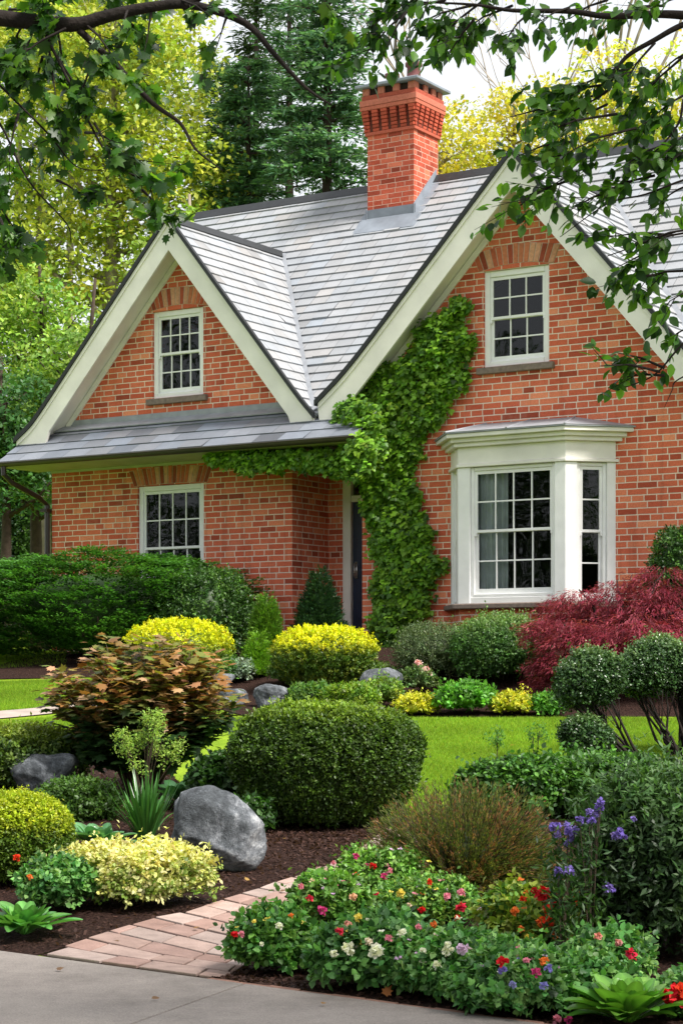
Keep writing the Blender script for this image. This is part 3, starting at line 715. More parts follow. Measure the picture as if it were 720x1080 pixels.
# ---- bay window
def bay_out(o, t_in=-.001, pr=.52, a=7.56, b=10.18):
    return [(a-1.3*o, t_in), (7.97-.414*o, -pr-o), (b-pr+.414*o, -pr-o), (b+1.414*o, t_in)]
def bay_prism(m, o, z0, z1): m.prism([(x, y, z0) for x, y in bay_out(o)], (0,0,z1-z0))
mb = MB()
for (o, z0, z1) in ((.0,3.03,3.27),(.03,2.985,3.029),(.07,3.271,3.33),(.12,3.331,3.39),(.19,3.391,3.45)): bay_prism(mb, o, z0, z1)
bay = mb.build('bay_window', M['cream'], H); bevel(bay, .006)
mb = MB()                                                                  # corner posts and stiles, solid panels
O = bay_out(0); thk = .11
def face_frame(a, b):   # a->b along the face seen from outside left to right; returns loc, angle, length
    dx, dy = b[0]-a[0], b[1]-a[1]; return a, math.atan2(dy, dx), math.hypot(dx, dy)
faces = [face_frame(O[i], O[i+1]) for i in range(3)]
def fp(face, x, y, z): a, an, L = face; return (a[0]+math.cos(an)*x-math.sin(an)*y, a[1]+math.sin(an)*x+math.cos(an)*y, z)
ZB, ZT = 1.05, 2.984
def facebox(m, face, x0, x1, y0, y1, z0, z1):
    n_ = m.verts([fp(face,x0,y0,z0),fp(face,x1,y0,z0),fp(face,x1,y1,z0),fp(face,x0,y1,z0),fp(face,x0,y0,z1),fp(face,x1,y0,z1),fp(face,x1,y1,z1),fp(face,x0,y1,z1)])
    for f in ((0,3,2,1),(4,5,6,7),(0,1,5,4),(1,2,6,5),(2,3,7,6),(3,0,4,7)): m.f.append(tuple(n_+i for i in f))
FW = [(.0, .0), (.20, .17), (.13, .13)]
Lf = faces[1][2]; Ls = faces[2][2]
posts = [(faces[0], 0, .13), (faces[0], faces[0][2]-.13, faces[0][2]), (faces[1], 0.002, .19), (faces[1], Lf-.17, Lf-.002), (faces[2], 0, .17), (faces[2], Ls-.13, Ls-.003)]
for f, x0, x1 in posts: facebox(mb, f, x0, x1, 0, thk, ZB+.001, ZT)
facebox(mb, faces[1], .191, Lf-.171, .02, thk, ZB+.001, ZB+.09)
bevel(mb.build('corner_post', M['white'], bay), .006)
mb = MB(); bay_prism(mb, .09, .975, ZB); bevel(mb.build('window_sill', M['stone'], bay), .012)
mb = MB(); bay_prism(mb, -.03, -.3, .974); mb.build('bay_base', M['brick'], bay)
for fi, x0, x1, cols, zb_ in ((1, .192, Lf-.172, 4, ZB+.092), (2, .172, Ls-.132, 1, ZB+.01), (0, .132, faces[0][2]-.132, 1, ZB+.01)):
    f = faces[fi]; lo = fp(f, x0, 0, zb_)
    sash_window('window_frame', x1-x0, ZT-zb_-.004, cols, (2,2), bay, lo, f[1], fw=.05)
mb = MB()                                                                  # hipped lead roof
ro = [(x, y, 3.452) for x, y in bay_out(.21)]; ri = [(8.15,-.003,3.66),(9.55,-.003,3.66)]
rl = [(x, y, 3.474) for x, y in bay_out(.215)]
mb.prism(ro, (0,0,.022))
mb.poly([rl[1], rl[2], ri[1], ri[0]]); mb.poly([rl[0], rl[1], ri[0]]); mb.poly([rl[2], rl[3], ri[1]])
for a, b in ((rl[1], ri[0]), (rl[2], ri[1]), ((8.85, rl[1][1], 3.476), (8.85,-.003,3.662))): mb.tube([a, b], .016, 6)
mb.build('bay_roof', M['valley'], bay)
def curtain(x0, x1, y, z0, z1):
    m = MB(); k = 40
    for i in range(k):
        a, b = x0+(x1-x0)*i/k, x0+(x1-x0)*(i+1)/k; ya, yb = y+.025*math.sin(a*70)+.01*math.sin(a*31), y+.025*math.sin(b*70)+.01*math.sin(b*31)
        m.poly([(a,ya,z0),(b,yb,z0),(b,yb,z1),(a,ya,z1)])
    m.build('curtain', M['curtain'], bay, True)
curtain(8.14, 8.66, -.30, 1.1, 2.96); curtain(9.36, 9.52, -.30, 1.1, 2.96)
# ================================================================== PLANTS
def unit(v): return v/np.maximum(np.linalg.norm(v, axis=-1, keepdims=True), 1e-9)
def tmpl(kind):
    if kind == 'rhomb': V = [(0,0,0),(.30,.45,.06),(0,1,-.04),(-.30,.45,.06)]; F = [(0,1,2),(0,2,3)]
    elif kind == 'oval': V = [(0,0,0),(.30,.28,.05),(.30,.62,.04),(0,1,-.08),(-.30,.62,.04),(-.30,.28,.05)]; F = [(0,1,2),(0,2,3),(0,3,4),(0,4,5)]
    elif kind == 'narrow': V = [(0,0,0),(.11,.4,.03),(0,1,-.05),(-.11,.4,.03)]; F = [(0,1,2),(0,2,3)]
    elif kind == 'tri': V = [(-.28,.1,0),(.28,.1,0),(0,1,0)]; F = [(0,1,2)]
    elif kind == 'lobed':      # five-lobed leaf, fan triangulated
        R = [(.08,.02),(.34,-.02),(.30,.16),(.56,.30),(.34,.44),(.42,.70),(.16,.66),(0,1.05),(-.16,.66),(-.42,.70),(-.34,.44),(-.56,.30),(-.30,.16),(-.34,-.02),(-.08,.02)]
        V = [(0,.35,.03)] + [(x,y,-.10*abs(x)-.06*max(y-.6,0)) for x, y in R]; F = [(0,i+1,(i+1)%15+1) for i in range(15)]
    elif kind == 'ivy':
        R = [(.05,0),(.36,.05),(.52,.38),(.28,.46),(.22,.72),(0,1),(-.22,.72),(-.28,.46),(-.52,.38),(-.36,.05)]
        V = [(0,.35,.06)] + [(x,y,-.12*abs(x)) for x, y in R]; F = [(0,i+1,(i+1)%10+1) for i in range(10)]
    elif kind == 'drop':       # pointed oval with a fold, for near leaves
        V = [(0,0,0),(0,.5,-.05),(0,1.05,-.12),(.20,.16,.02),(.33,.42,.04),(.24,.74,-.02),(-.20,.16,.02),(-.33,.42,.04),(-.24,.74,-.02)]
        F = [(0,3,1),(3,4,1),(4,5,1),(5,2,1),(0,1,6),(6,1,7),(7,1,8),(8,1,2)]
    elif kind == 'star':
        V = [(0,0,0)] + [((.5 if i % 2 == 0 else .22)*math.cos(i*PI/5), (.5 if i % 2 == 0 else .22)*math.sin(i*PI/5), .04) for i in range(10)]; F = [(0,i+1,(i+1)%10+1) for i in range(10)]
    return np.array(V, float), np.array(F)
class Leaves:
    def __init__(s): s.V = []; s.F = []; s.C = []; s.n = 0
    def add(s, kind, P, N, T, size, col, wid=1.0):
        P = np.asarray(P, float); n = len(P)
        if n == 0: return
        V0, F0 = tmpl(kind); y = unit(np.broadcast_to(T, P.shape)+1e-6); N = np.broadcast_to(N, P.shape)
        z = unit(N - (N*y).sum(1, keepdims=True)*y + 1e-5); x = np.cross(y, z)
        size = np.broadcast_to(size, (n,)).reshape(n,1,1); wid = np.broadcast_to(wid, (n,)).reshape(n,1)
        V = P[:,None,:] + size*(V0[None,:,0:1]*(x*wid)[:,None,:] + V0[None,:,1:2]*y[:,None,:] + V0[None,:,2:3]*z[:,None,:])
        k = len(V0); F = F0[None] + (np.arange(n)*k)[:,None,None] + s.n
        s.V.append(V.reshape(-1,3)); s.F.append(F.reshape(-1,3)); s.n += n*k
        s.C.append(np.repeat(np.broadcast_to(col, (n,3)), k, 0))
    def raw(s, V, F, col):
        s.V.append(np.asarray(V,float)); s.F.append(np.asarray(F)+s.n); s.C.append(np.broadcast_to(col, (len(V),3))); s.n += len(V)
    def build(s, name, mat, parent=None):
        return np_mesh(name, np.concatenate(s.V), np.concatenate(s.F), mat, parent, cols=np.clip(np.concatenate(s.C), 0, 1))
def rnd_dir(n): return unit(RNG.normal(0,1,(n,3)))
def lump(d, seed, f=3.0):
    r = np.random.default_rng(seed); o = 0
    for i in range(5):
        a = r.normal(0, 1, 3)*f*(1+.35*i); o = o + np.sin(d@a + r.uniform(0,6.28))/(1+.4*i)
    return o/2.6
def palette(n, cols, w=None, jit=.18):
    cols = np.array(cols, float); i = RNG.choice(len(cols), n, p=w)
    return cols[i]*(1+RNG.normal(0, jit, (n,1)))*(1+RNG.normal(0, .05, (n,3)))
def sell(d, e):            # superellipsoid radius in direction d
    h = np.hypot(d[:,0], d[:,1]); return (h**e + np.abs(d[:,2])**e)**(-1/e)
def rel(P, o): return P - np.array(o)
def bush_leaves(L, c, r, n_tw, per, leaf, kind, cols, w=None, e=2.2, amp=.08, lf=3.0, tw=.10, zmin=-.75, seed=1, outw=.7, up=.35, rin=.74, wid=1.0, tipcols=None, box=False, topcols=None, topz=.3, droop=0.0, jit=.18):
    """twigs of leaves standing out of an uneven rounded body"""
    c = np.array(c, float); r = np.array(r, float)
    d = rnd_dir(int(n_tw*1.6)); d = d[d[:,2] > zmin][:n_tw]; n = len(d)
    rad = sell(d, e)
    if box: rad = np.minimum((np.abs(d)**e).sum(1)**(-1/e), 9)
    rad = rad*(1+amp*lump(d, seed, lf)+amp*.5*lump(d, seed+5, lf*2.6))*RNG.uniform(rin, 1.0, n)
    P = c + d*rad[:,None]*r
    nr = unit(d/r*rad[:,None]); 
    dirs = unit(nr*outw + rnd_dir(n)*.45 + np.array([0,0,up-droop]))
    k = per; tt = RNG.random((n,k)); Q = P[:,None,:] + dirs[:,None,:]*(tt[...,None]*tw)*(1+1.1*(RNG.random((n,1,1)) < .03)) + RNG.normal(0, leaf*.28, (n,k,3))
    T = unit(dirs[:,None,:]*.5 + rnd_dir(n*k).reshape(n,k,3)*.8 + np.array([0,0,-droop]))
    Nn = unit(nr[:,None,:]*.6 + np.array([0,0,.55]) + rnd_dir(n*k).reshape(n,k,3)*.55)
    pc = palette(n, cols, w, jit); C = pc[:,None,:]*(1+RNG.normal(0,.10,(n,k,1)))
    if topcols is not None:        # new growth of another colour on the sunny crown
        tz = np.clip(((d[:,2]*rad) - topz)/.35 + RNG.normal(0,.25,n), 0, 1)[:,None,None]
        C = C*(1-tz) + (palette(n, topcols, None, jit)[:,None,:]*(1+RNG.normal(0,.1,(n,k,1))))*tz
    if tipcols is not None:
        m = tt > .72; tc = palette(n*k, tipcols, None, .15).reshape(n,k,3); C = np.where(m[...,None], tc, C)
    sz = leaf*RNG.uniform(.65,1.25,n*k)
    L.add(kind, Q.reshape(-1,3), Nn.reshape(-1,3), T.reshape(-1,3), sz, C.reshape(-1,3), wid)
def core(L, c, r, e, col, k=.80, amp=.08, seed=1, lf=3.0, box=False, zmin=-.95):
    nu, nv = 28, 16; u = np.linspace(0, 2*PI, nu, endpoint=False); v = np.linspace(-PI/2, PI/2, nv)
    U, V_ = np.meshgrid(u, v, indexing='ij'); d = np.stack([np.cos(U)*np.cos(V_), np.sin(U)*np.cos(V_), np.sin(V_)], -1).reshape(-1,3)
    rad = (np.abs(d)**e).sum(1)**(-1/e) if box else sell(d, e)
    P = np.array(c) + d*(rad*k*(1+amp*lump(d, seed, lf)))[:,None]*np.array(r)
    i = np.arange(nu*nv).reshape(nu,nv); a, b, cc, dd = i[:, :-1], np.roll(i,-1,0)[:, :-1], np.roll(i,-1,0)[:,1:], i[:,1:]
    F = np.concatenate([np.stack([a,b,cc],-1).reshape(-1,3), np.stack([a,cc,dd],-1).reshape(-1,3)]); L.raw(P, F, col)
def stems(name, base, r, h, n, parent, mat, rad=.012, spread=.4, seg=5):
    mb = MB()
    for i in range(n):
        a = random.uniform(0, 2*PI); k = random.uniform(.2, 1); tx, ty = math.cos(a)*r*k, math.sin(a)*r*k
        b = (base[0]+tx*spread*.4, base[1]+ty*spread*.4, base[2]-.05); m = (base[0]+tx*.55, base[1]+ty*.55, base[2]+h*.45+random.uniform(-.05,.05)*h); t = (base[0]+tx, base[1]+ty, base[2]+h*random.uniform(.75,.95))
        mb.tube([b, m, t], [rad, rad*.7, rad*.35], seg)
    return mb.build(name, mat, parent, True)
# placing: px column and ground row seen in the photo give the spot; sizes follow from the distance
def spot(px, pyb): x, d, z = G(px, pyb); return x, d, z, d/FPX
def shrub(name, label, cat, px, pyb, wpx, top, cols, leaf, n_tw, per=9, depth=1.0, e=2.2, kind='rhomb', mat='leaf', group=None, corek=.78, stemn=7, lobes=0, taper=0.0, lsize=(.42,.6), **kw):
    x, d, z, m = spot(px, pyb); rx = wpx*m/2; ry = rx*depth
    x, d = x*(1+ry/d), d+ry*.8; z = float(ground(x, d)); m2 = d/FPX; rx = wpx*m2/2
    amp = kw.get('amp', .08); tw = kw.get('tw', .10)
    hgt = (HY-top)*m2 - z - tw*.45; hgt /= 1+amp*.35
    root = empty(name, (x, d, z), 0, label, cat, group)
    L = Leaves(); kw.setdefault('seed', int(px*7+top)); sd_ = kw.pop('seed'); cm = np.array(cols).mean(0)*.8
    if lobes:
        rr = np.random.default_rng(sd_); kwl = dict(kw)
        for i in range(lobes):
            k = rr.uniform(*lsize); az = i*2.4+rr.uniform(-.4,.4); u = min(math.sqrt((i+.3)/lobes)*.75, .97-k)
            cz = hgt*min(.62, .42+.24*(1-u)+rr.uniform(-.10,.04)); rz = min(cz*.98, hgt-cz)*rr.uniform(.85,1.02)
            c = (math.cos(az)*u*rx, math.sin(az)*u*ry, cz); r = (rx*k, ry*k*1.1, rz)
            core(L, c, r, e, cm, corek, amp, sd_+i, kw.get('lf',3.0)); bush_leaves(L, c, r, int(n_tw/lobes*1.15), per, leaf, kind, cols, e=e, seed=sd_+i, **kwl)
    else:
        c = (0, 0, hgt*.5); r = (rx*.95, ry*.95, hgt*.5*.97)
        core(L, c, r, e, cm, corek, amp, sd_, kw.get('lf',3.0), kw.get('box', False))
        bush_leaves(L, c, r, n_tw, per, leaf, kind, cols, e=e, seed=sd_, **kw)
    if taper:
        for V in L.V: V[:, :2] *= (1 - taper*np.clip(1-V[:,2:3]/(hgt*.62), 0, 1)**1.3)
    L.build('foliage', M[mat], root)
    if stemn: stems('stems', (0,0,0), rx*.6, hgt*.55, stemn, root, M['twig'])
    return root
DG = [(.020,.055,.012),(.030,.08,.016),(.045,.11,.02)]
MG = [(.045,.11,.018),(.065,.15,.024),(.09,.19,.03)]
BG = [(.08,.19,.02),(.11,.24,.025),(.15,.30,.03)]
YG = [(.62,.62,.012),(.72,.70,.015),(.52,.56,.012)]
# ---- back row along the house
def spreading_shrub():
    # wide layered evergreen: many near-horizontal sprays
    x, d, z, m = spot(95, 702); root = empty('spreading_shrub', (x, d+.9, z), 0, 'wide spreading green shrub with layered drooping sprays at the left corner of the house', 'shrub')
    L = Leaves(); H_ = 1.72; core(L, (0,.15,H_*.48), (1.35,.62,H_*.36), 2.2, (.03,.07,.015), .9, .1, 3)
    n = 3000; a = RNG.random(n)*2*PI; u = RNG.random(n)**.45
    zz = RNG.uniform(.10, 1.0, n); R = np.interp(zz, [0,.15,.35,.6,.8,.95,1.05], [.9,1.75,2.2,2.25,1.95,1.35,.5])*(.6+.4*u)*(1+.10*np.sin(a*5+zz*9))
    P = np.stack([np.cos(a)*R*.98, np.sin(a)*R*.5, zz*H_*.93*(1+.05*np.sin(a*3))], 1)
    out = unit(np.stack([np.cos(a), np.sin(a)*.6, np.full(n, .22)], 1))
    k = 34; t = RNG.random((n,k)); ln = RNG.uniform(.24,.5,(n,1)); side = np.cross(out, [0,0,1.]); s = RNG.normal(0,1,(n,k))*.075*(1.1-t*.6)
    Q = P[:,None,:] + out[:,None,:]*(t*ln)[...,None] + side[:,None,:]*s[...,None] + np.array([0,0,1.])*(-(t**2)*.12*ln+RNG.normal(0,.013,(n,k)))[...,None]
    T = unit(out[:,None,:]+side[:,None,:]*np.sign(s)[...,None]*.7+rnd_dir(n*k).reshape(n,k,3)*.4)
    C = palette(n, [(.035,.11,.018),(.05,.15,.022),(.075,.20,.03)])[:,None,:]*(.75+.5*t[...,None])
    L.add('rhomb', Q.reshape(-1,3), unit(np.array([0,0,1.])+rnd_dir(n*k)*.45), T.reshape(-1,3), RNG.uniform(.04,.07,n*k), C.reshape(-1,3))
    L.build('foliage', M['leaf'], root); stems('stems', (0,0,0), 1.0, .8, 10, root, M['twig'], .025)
spreading_shrub()
shrub('rounded_shrub', 'small-leaved dark green shrub under the ground-floor sash window, right of the wide spreading one', 'shrub', 216, 700, 98, 594, MG+DG, .045, 1500, 12, kind='rhomb', amp=.14, tw=.16)
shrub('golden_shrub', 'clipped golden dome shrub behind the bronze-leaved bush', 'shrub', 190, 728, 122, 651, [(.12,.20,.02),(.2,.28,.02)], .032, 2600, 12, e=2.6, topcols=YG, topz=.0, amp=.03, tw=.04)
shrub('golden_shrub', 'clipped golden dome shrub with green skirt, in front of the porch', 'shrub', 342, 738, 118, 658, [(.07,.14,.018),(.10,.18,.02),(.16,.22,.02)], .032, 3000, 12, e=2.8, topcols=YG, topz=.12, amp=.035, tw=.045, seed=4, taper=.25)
def conifer_small(label, px, pyb, wpx, top, cols, n, leaf, depthadd=0, name='conical_conifer', flare=.85, spray=.10, tcols=None):
    x, d, z = G(px, pyb); d += depthadd; x = (px-CXP)/FPX*d; z = float(ground(x, d)); m = d/FPX; R = wpx*m/2; Hh = (HY-top)*m - z
    root = empty(name, (x, d, z), 0, label, 'conifer'); L = Leaves()
    u = 1-np.sqrt(RNG.random(n)); a = RNG.random(n)*2*PI
    rr = R*(1-u)**flare*(1+.12*np.sin(a*4+u*14)+RNG.normal(0,.06,n))*RNG.uniform(.7,1,n)
    P = np.stack([np.cos(a)*rr, np.sin(a)*rr, Hh*(.04+.94*u)], 1); out = np.stack([np.cos(a), np.sin(a), np.full(n,.7)], 1)
    k = 9; Q = P[:,None,:]+unit(out)[:,None,:]*(RNG.random((n,k,1))*spray)+RNG.normal(0,.012,(n,k,3))
    T = unit(out[:,None,:]+rnd_dir(n*k).reshape(n,k,3)*.5); Nn = unit(out[:,None,:]*[1,1,.2]+rnd_dir(n*k).reshape(n,k,3)*.5)
    C = palette(n, cols)[:,None,:]*np.ones((1,k,1)); L.add('narrow', Q.reshape(-1,3), Nn.reshape(-1,3), T.reshape(-1,3), leaf*RNG.uniform(.7,1.3,n*k), C.reshape(-1,3), 1.6)
    th = np.linspace(0,2*PI,13)[:-1]; V = [(0,0,Hh*.93)]+[(math.cos(t)*R*.72, math.sin(t)*R*.72, .05) for t in th]; L.raw(V, [(0,i+1,(i+1)%12+1) for i in range(12)], np.array(cols).mean(0)*.8)
    L.build('foliage', M['leaf'], root); mb = MB(); mb.tube([(0,0,-.05),(0,0,Hh*.9)], [.035,.01], 6); mb.build('trunk', M['bark'], root)
conifer_small('slim light green cone conifer against the brick wall beside the porch', 281, 700, 34, 625, [(.09,.20,.02),(.13,.26,.025)], 1500, .05)
conifer_small('tiny bright green cone conifer between the two golden domes', 271, 715, 24, 668, [(.14,.30,.02),(.18,.36,.03)], 700, .05)
conifer_small('dark dwarf conifer standing in the shaded porch mouth', 337, 694, 58, 599, [(.018,.05,.018),(.028,.07,.022)], 2200, .05, .25)
shrub('rounded_shrub', 'grey-green airy shrub at the foot of the ivy', 'shrub', 457, 722, 80, 656, [(.10,.15,.06),(.14,.19,.08),(.06,.10,.035)], .03, 1800, 10, kind='narrow', amp=.10, tw=.15, wid=2.2)
shrub('rounded_shrub', 'dense mid green shrub below the bay window sill', 'shrub', 527, 730, 102, 646, [(.06,.15,.028),(.09,.20,.04),(.035,.09,.018)], .034, 2600, 11, amp=.10, tw=.12, topcols=[(.14,.25,.07),(.18,.29,.09)], topz=.3)
shrub('rounded_shrub', 'round clipped green shrub at the right edge, behind the red maple', 'shrub', 722, 700, 90, 547, DG+MG, .04, 2400, 11, e=2.3, amp=.04, tw=.07, depth=.9)
# ---- red laceleaf maple
def red_maple():
    x, d, z, m = spot(668, 742); root = empty('red_maple', (x, d+.8, z), 0, 'low weeping maple with finely cut crimson leaves below the bay window', 'tree')
    L = Leaves(); d2 = d+.8; m = d2/FPX
    mb = MB(); tips = []
    def pxz(px, py, dy=0): return ((px-CXP)/FPX*(d2+dy)-x, dy, (HY-py)/FPX*(d2+dy)-z)
    layers = [(600,632,20,1.0),(625,645,30,.8),(655,628,32,.2),(700,640,40,0),(735,625,40,.3),(700,600,22,.3),(590,655,22,-.5),(620,668,34,-.7),(665,660,40,-.8),(710,668,44,-.9),(600,690,24,-.8),(640,690,36,-.9),(588,708,14,-.7),(735,700,40,-.9),(690,620,25,.2),(610,620,12,.2),(650,610,10,.3),(770,650,50,0)]
    for (px, py, w, dy) in layers:
        c = pxz(px, py, dy*.6); tips.append(c); wr = w*m*1.15
        n = int((250 if py > 640 else 130)*w/25); a = RNG.random(n)*2*PI; u = np.sqrt(RNG.random(n)); P = np.stack([c[0]+np.cos(a)*u*wr*1.15, c[1]+np.sin(a)*u*wr*.8, c[2]+.13*(1-u**2)*wr*2+RNG.normal(0,.05,n)-.10], 1)
        out = unit(np.stack([np.cos(a)*.8-.1, np.sin(a)*.6-.2, np.full(n,-.15)],1)+rnd_dir(n)*.3)
        k = 12; t = RNG.random((n,k,1)); Q = P[:,None,:]+out[:,None,:]*t*.26+RNG.normal(0,.014,(n,k,3)); Q[...,2] -= t[...,0]**2*.09
        T = unit(out[:,None,:]+np.array([0,0,-.35])+rnd_dir(n*k).reshape(n,k,3)*.55)
        L.add('narrow', Q.reshape(-1,3), unit(np.array([0,0,1.])+rnd_dir(n*k)*.5), T.reshape(-1,3), RNG.uniform(.045,.09,n*k), (palette(n, [(.24,.03,.055),(.16,.02,.036),(.38,.08,.11),(.11,.017,.025)])[:,None,:]*np.ones((1,k,1))).reshape(-1,3), .8)
    L.build('foliage', M['soft'], root)
    for c in tips:
        mb.tube([(0,.1,0),(c[0]*.25,.1+c[1]*.3,.35),(c[0]*.7,c[1]*.7,c[2]*.86),(c[0],c[1],c[2]-.02)], [.05,.035,.02,.008], 6)
    mb.build('branches', M['darkbark'], root, True)
red_maple()
# ---- climbing plant on the wall
def ivy():
    root = empty('climbing_vine', house_w(6.3, -.05, .42), -TH, 'bright green climber covering the wall beside the door and trailing under the eaves', 'climber')
    ox = 6.3
    def hp(px, py, t=0.0):     # photo point -> house s,z on the plane t
        r = (px-CXP)/FPX; s = (r*(D0+CU*t)-X0-SU*t)/(CU+r*SU); return s, (HY-py)*(D0-SU*s+CU*t)/FPX
    bands = [(318,478,493),(330,474,493),(342,450,498),(352,442,500),(362,438,500),(372,432,498),(384,428,497),(395,380,496),(405,364,492),(418,356,488),(432,356,476),(446,358,462),(462,364,452),(480,366,442),(500,372,440),(520,378,444),(545,384,452),(562,386,455),(575,388,462),(592,392,470),(602,393,466),(618,390,462),(635,390,455),(655,390,450),(675,388,448),(692,392,446)]
    L = Leaves(); P = []; 
    ys = np.array([b[0] for b in bands], float)
    n = 7800; yy = RNG.uniform(318, 692, n); la = np.interp(yy, ys, [b[1] for b in bands]); lb = np.interp(yy, ys, [b[2] for b in bands])
    wob = 5*np.sin(yy*.16)+4*np.sin(yy*.37+1); u = RNG.random(n); la = la+3+6*(yy>500); lb = lb-5; xx = la+wob*.5+(lb-la+wob*.6)*u
    keep = RNG.random(n) < np.clip((lb-la)/85, .25, 1); yy, xx, u = yy[keep], xx[keep], u[keep]
    s, z = hp(xx, yy, 0.0); cl_ = np.sin(xx*.33+1.3*np.sin(yy*.11))*np.sin(yy*.29+xx*.05); bulge = (.09+.15*np.clip(4*u*(1-u),0,1))*(.75+.6*cl_); t = -bulge*RNG.uniform(.3,1.1,len(s))-.03
    P = np.stack([s-ox, t+.05, z-.42], 1)
    # trailing part under the eaves
    m2 = 1500; px = RNG.uniform(222, 380, m2); env = np.interp(px, [222,240,265,300,330,360,380], [3,9,15,12,14,20,26]); py = 478+RNG.random(m2)*env+2*np.sin(px*.2)
    tt = RNG.uniform(-.85,-.35,m2); s2, z2 = hp(px, py, tt); z2 = np.minimum(z2, 3.41); P2 = np.stack([s2-ox, tt+.05, z2-.42], 1)
    # across the junction above the porch
    m3 = 600; a_ = RNG.random(m3)*6.283; u_ = np.sqrt(RNG.random(m3)); px = 382+u_*np.cos(a_)*22*(1+.2*np.sin(a_*5)); py = 462+u_*np.sin(a_)*40; tt = RNG.uniform(-.75,-.1,m3); s3, z3 = hp(px, py, tt); hi = z3 > 3.5; tt = np.where(hi & (s3 < 6.6), np.minimum(tt, -.5), tt); P3 = np.stack([s3-ox, tt+.05, z3-.42], 1)
    m4 = 90; a_ = RNG.random(m4)*6.283; u_ = np.sqrt(RNG.random(m4)); px = 380+u_*np.cos(a_)*15; py = 474+u_*np.sin(a_)*17; tt = RNG.uniform(-1.15,-.95,m4); s4, z4 = hp(px, py, tt); P4 = np.stack([s4-ox, tt+.05, z4-.42],1)
    P = np.concatenate([P, P2, P3, P4]); n = len(P); k = 5
    Q = P[:,None,:]+RNG.normal(0,.045,(n,k,3))*np.array([1,.5,1]); Q[...,1] = np.minimum(Q[...,1], .03)
    T = unit(np.array([0,-.35,-.75])+rnd_dir(n*k)*.65); Nn = unit(np.array([.1,-.75,.65])+rnd_dir(n*k)*.45)
    C = palette(n, [(.10,.23,.015),(.15,.31,.018),(.06,.15,.014),(.22,.40,.03)], [.3,.35,.2,.15])[:,None,:]*(1+RNG.normal(0,.12,(n,k,1)))
    L.add('ivy', Q.reshape(-1,3), Nn, T, RNG.uniform(.05,.10,n*k), C.reshape(-1,3))
    L.build('foliage', M['leaf'], root)
    mb = MB()
    for a in range(7):
        pts = []; x0 = random.uniform(395,440)
        for i, y in enumerate(range(690, 330, -30)):
            lo = np.interp(y, ys, [b[1] for b in bands]); hi = np.interp(y, ys, [b[2] for b in bands]); xx_ = lo+(hi-lo)*((x0-395)/45*.7+.15)+random.uniform(-3,3); s_, z_ = hp(xx_, y, -.03); pts.append((s_-ox, .0, z_-.42))
        mb.tube(pts, np.linspace(.022,.006,len(pts)), 5)
    mb.build('stems', M['twig'], root, True)
ivy()
# ---- low plants between the lawn and the house
def low_clump(label, px, pyb, wpx, top, cols, leaf=.05, n=330, name='low_plant', kind='rhomb', per=9, flowers=None, cat='plant', mat='leaf', group=None, **kw):
    kw.setdefault('amp', .20); kw.setdefault('tw', .08); kw.setdefault('lobes', 6 if wpx > 60 else 4); kw.setdefault('jit', .26)
    r = shrub(name, label, cat, px, pyb, wpx, top, cols, leaf, n, per, kind=kind, mat=mat, group=group, stemn=0, zmin=-.35, corek=.62, **kw)
    if flowers: blossoms(r, *flowers)
    return r
def blossoms(root, n, cols, size, wpx, hpx, m, kind='star', up=True, petals=14, kinds=None):
    """n flower heads, each a mesh of its own on the plant"""
    rx, h = wpx*m/2, hpx*m
    for i in range(n):
        a = random.uniform(0, 2*PI); u = math.sqrt(random.random())*.92
        th = random.uniform(PI*.98, 2.02*PI) if random.random() < .75 else a
        x, y = math.cos(th)*rx*u, math.sin(th)*rx*u*.9; z = h*(.52+.48*math.sqrt(max(0, 1-u*u)))*random.uniform(.90,1.08)
        flower_head(root, (x, y, z), random.choice(cols), size*random.uniform(.8,1.2), petals)
def flower_head(root, loc, col, size, petals=14, name='blossom'):
    L = Leaves(); n = petals; d = rnd_dir(n); d[:,2] = np.abs(d[:,2])*.8; d = unit(d+np.array([0,-.25,.15])); 
    col = np.array(col)
    if n > 10:
        n = 30; d = rnd_dir(n); d = unit(d+np.array([0,-.45,.55])); L.add('oval', d*size*.22, unit(d+np.array([0,0,.3])+rnd_dir(n)*.3), unit(rnd_dir(n)+d*.7), size*RNG.uniform(.28,.42,n), col*(1+RNG.normal(0,.18,(n,1))), 1.5)
    else: L.add('oval', d*size*.12, unit(d*.4+np.array([0,-.5,.7])+rnd_dir(n)*.25), unit(d*[1,1,.6]+rnd_dir(n)*.15), size*RNG.uniform(.42,.6,n), col*(1+RNG.normal(0,.14,(n,1))), 1.15)
    L.add('star', np.array([[0,0,size*.1]]), np.array([[0,-.4,.9]]), np.array([[0,1,0]]), size*.25, col*.8+.1)
    o = L.build(name, M['petal'], root); o.location = loc
    return o
low_clump('low yellow-green plants at the back edge of the lawn, under the golden dome', 372, 756, 62, 722, [(.13,.26,.03),(.2,.3,.03)], .05, 420)
low_clump('loose lime green perennial next to the small yellow patch', 404, 750, 52, 716, [(.12,.24,.03),(.24,.33,.04),(.10,.18,.03)], .045, 420)
low_clump('low mound of clear yellow leaves at the lawn edge, left one', 438, 757, 46, 733, [(.55,.52,.03),(.42,.45,.03)], .04, 420)
low_clump('broad bright green leafy clump between the two yellow mounds', 487, 757, 62, 720, [(.09,.26,.03),(.13,.34,.04)], .055, 480, kind='oval')
low_clump('low mound of yellow leaves at the lawn edge, right one', 538, 757, 54, 731, [(.52,.48,.03),(.38,.42,.03)], .04, 460)
low_clump('small fresh green clump at the right end of the back border', 577, 757, 38, 733, [(.08,.24,.03),(.12,.30,.04)], .05, 300)
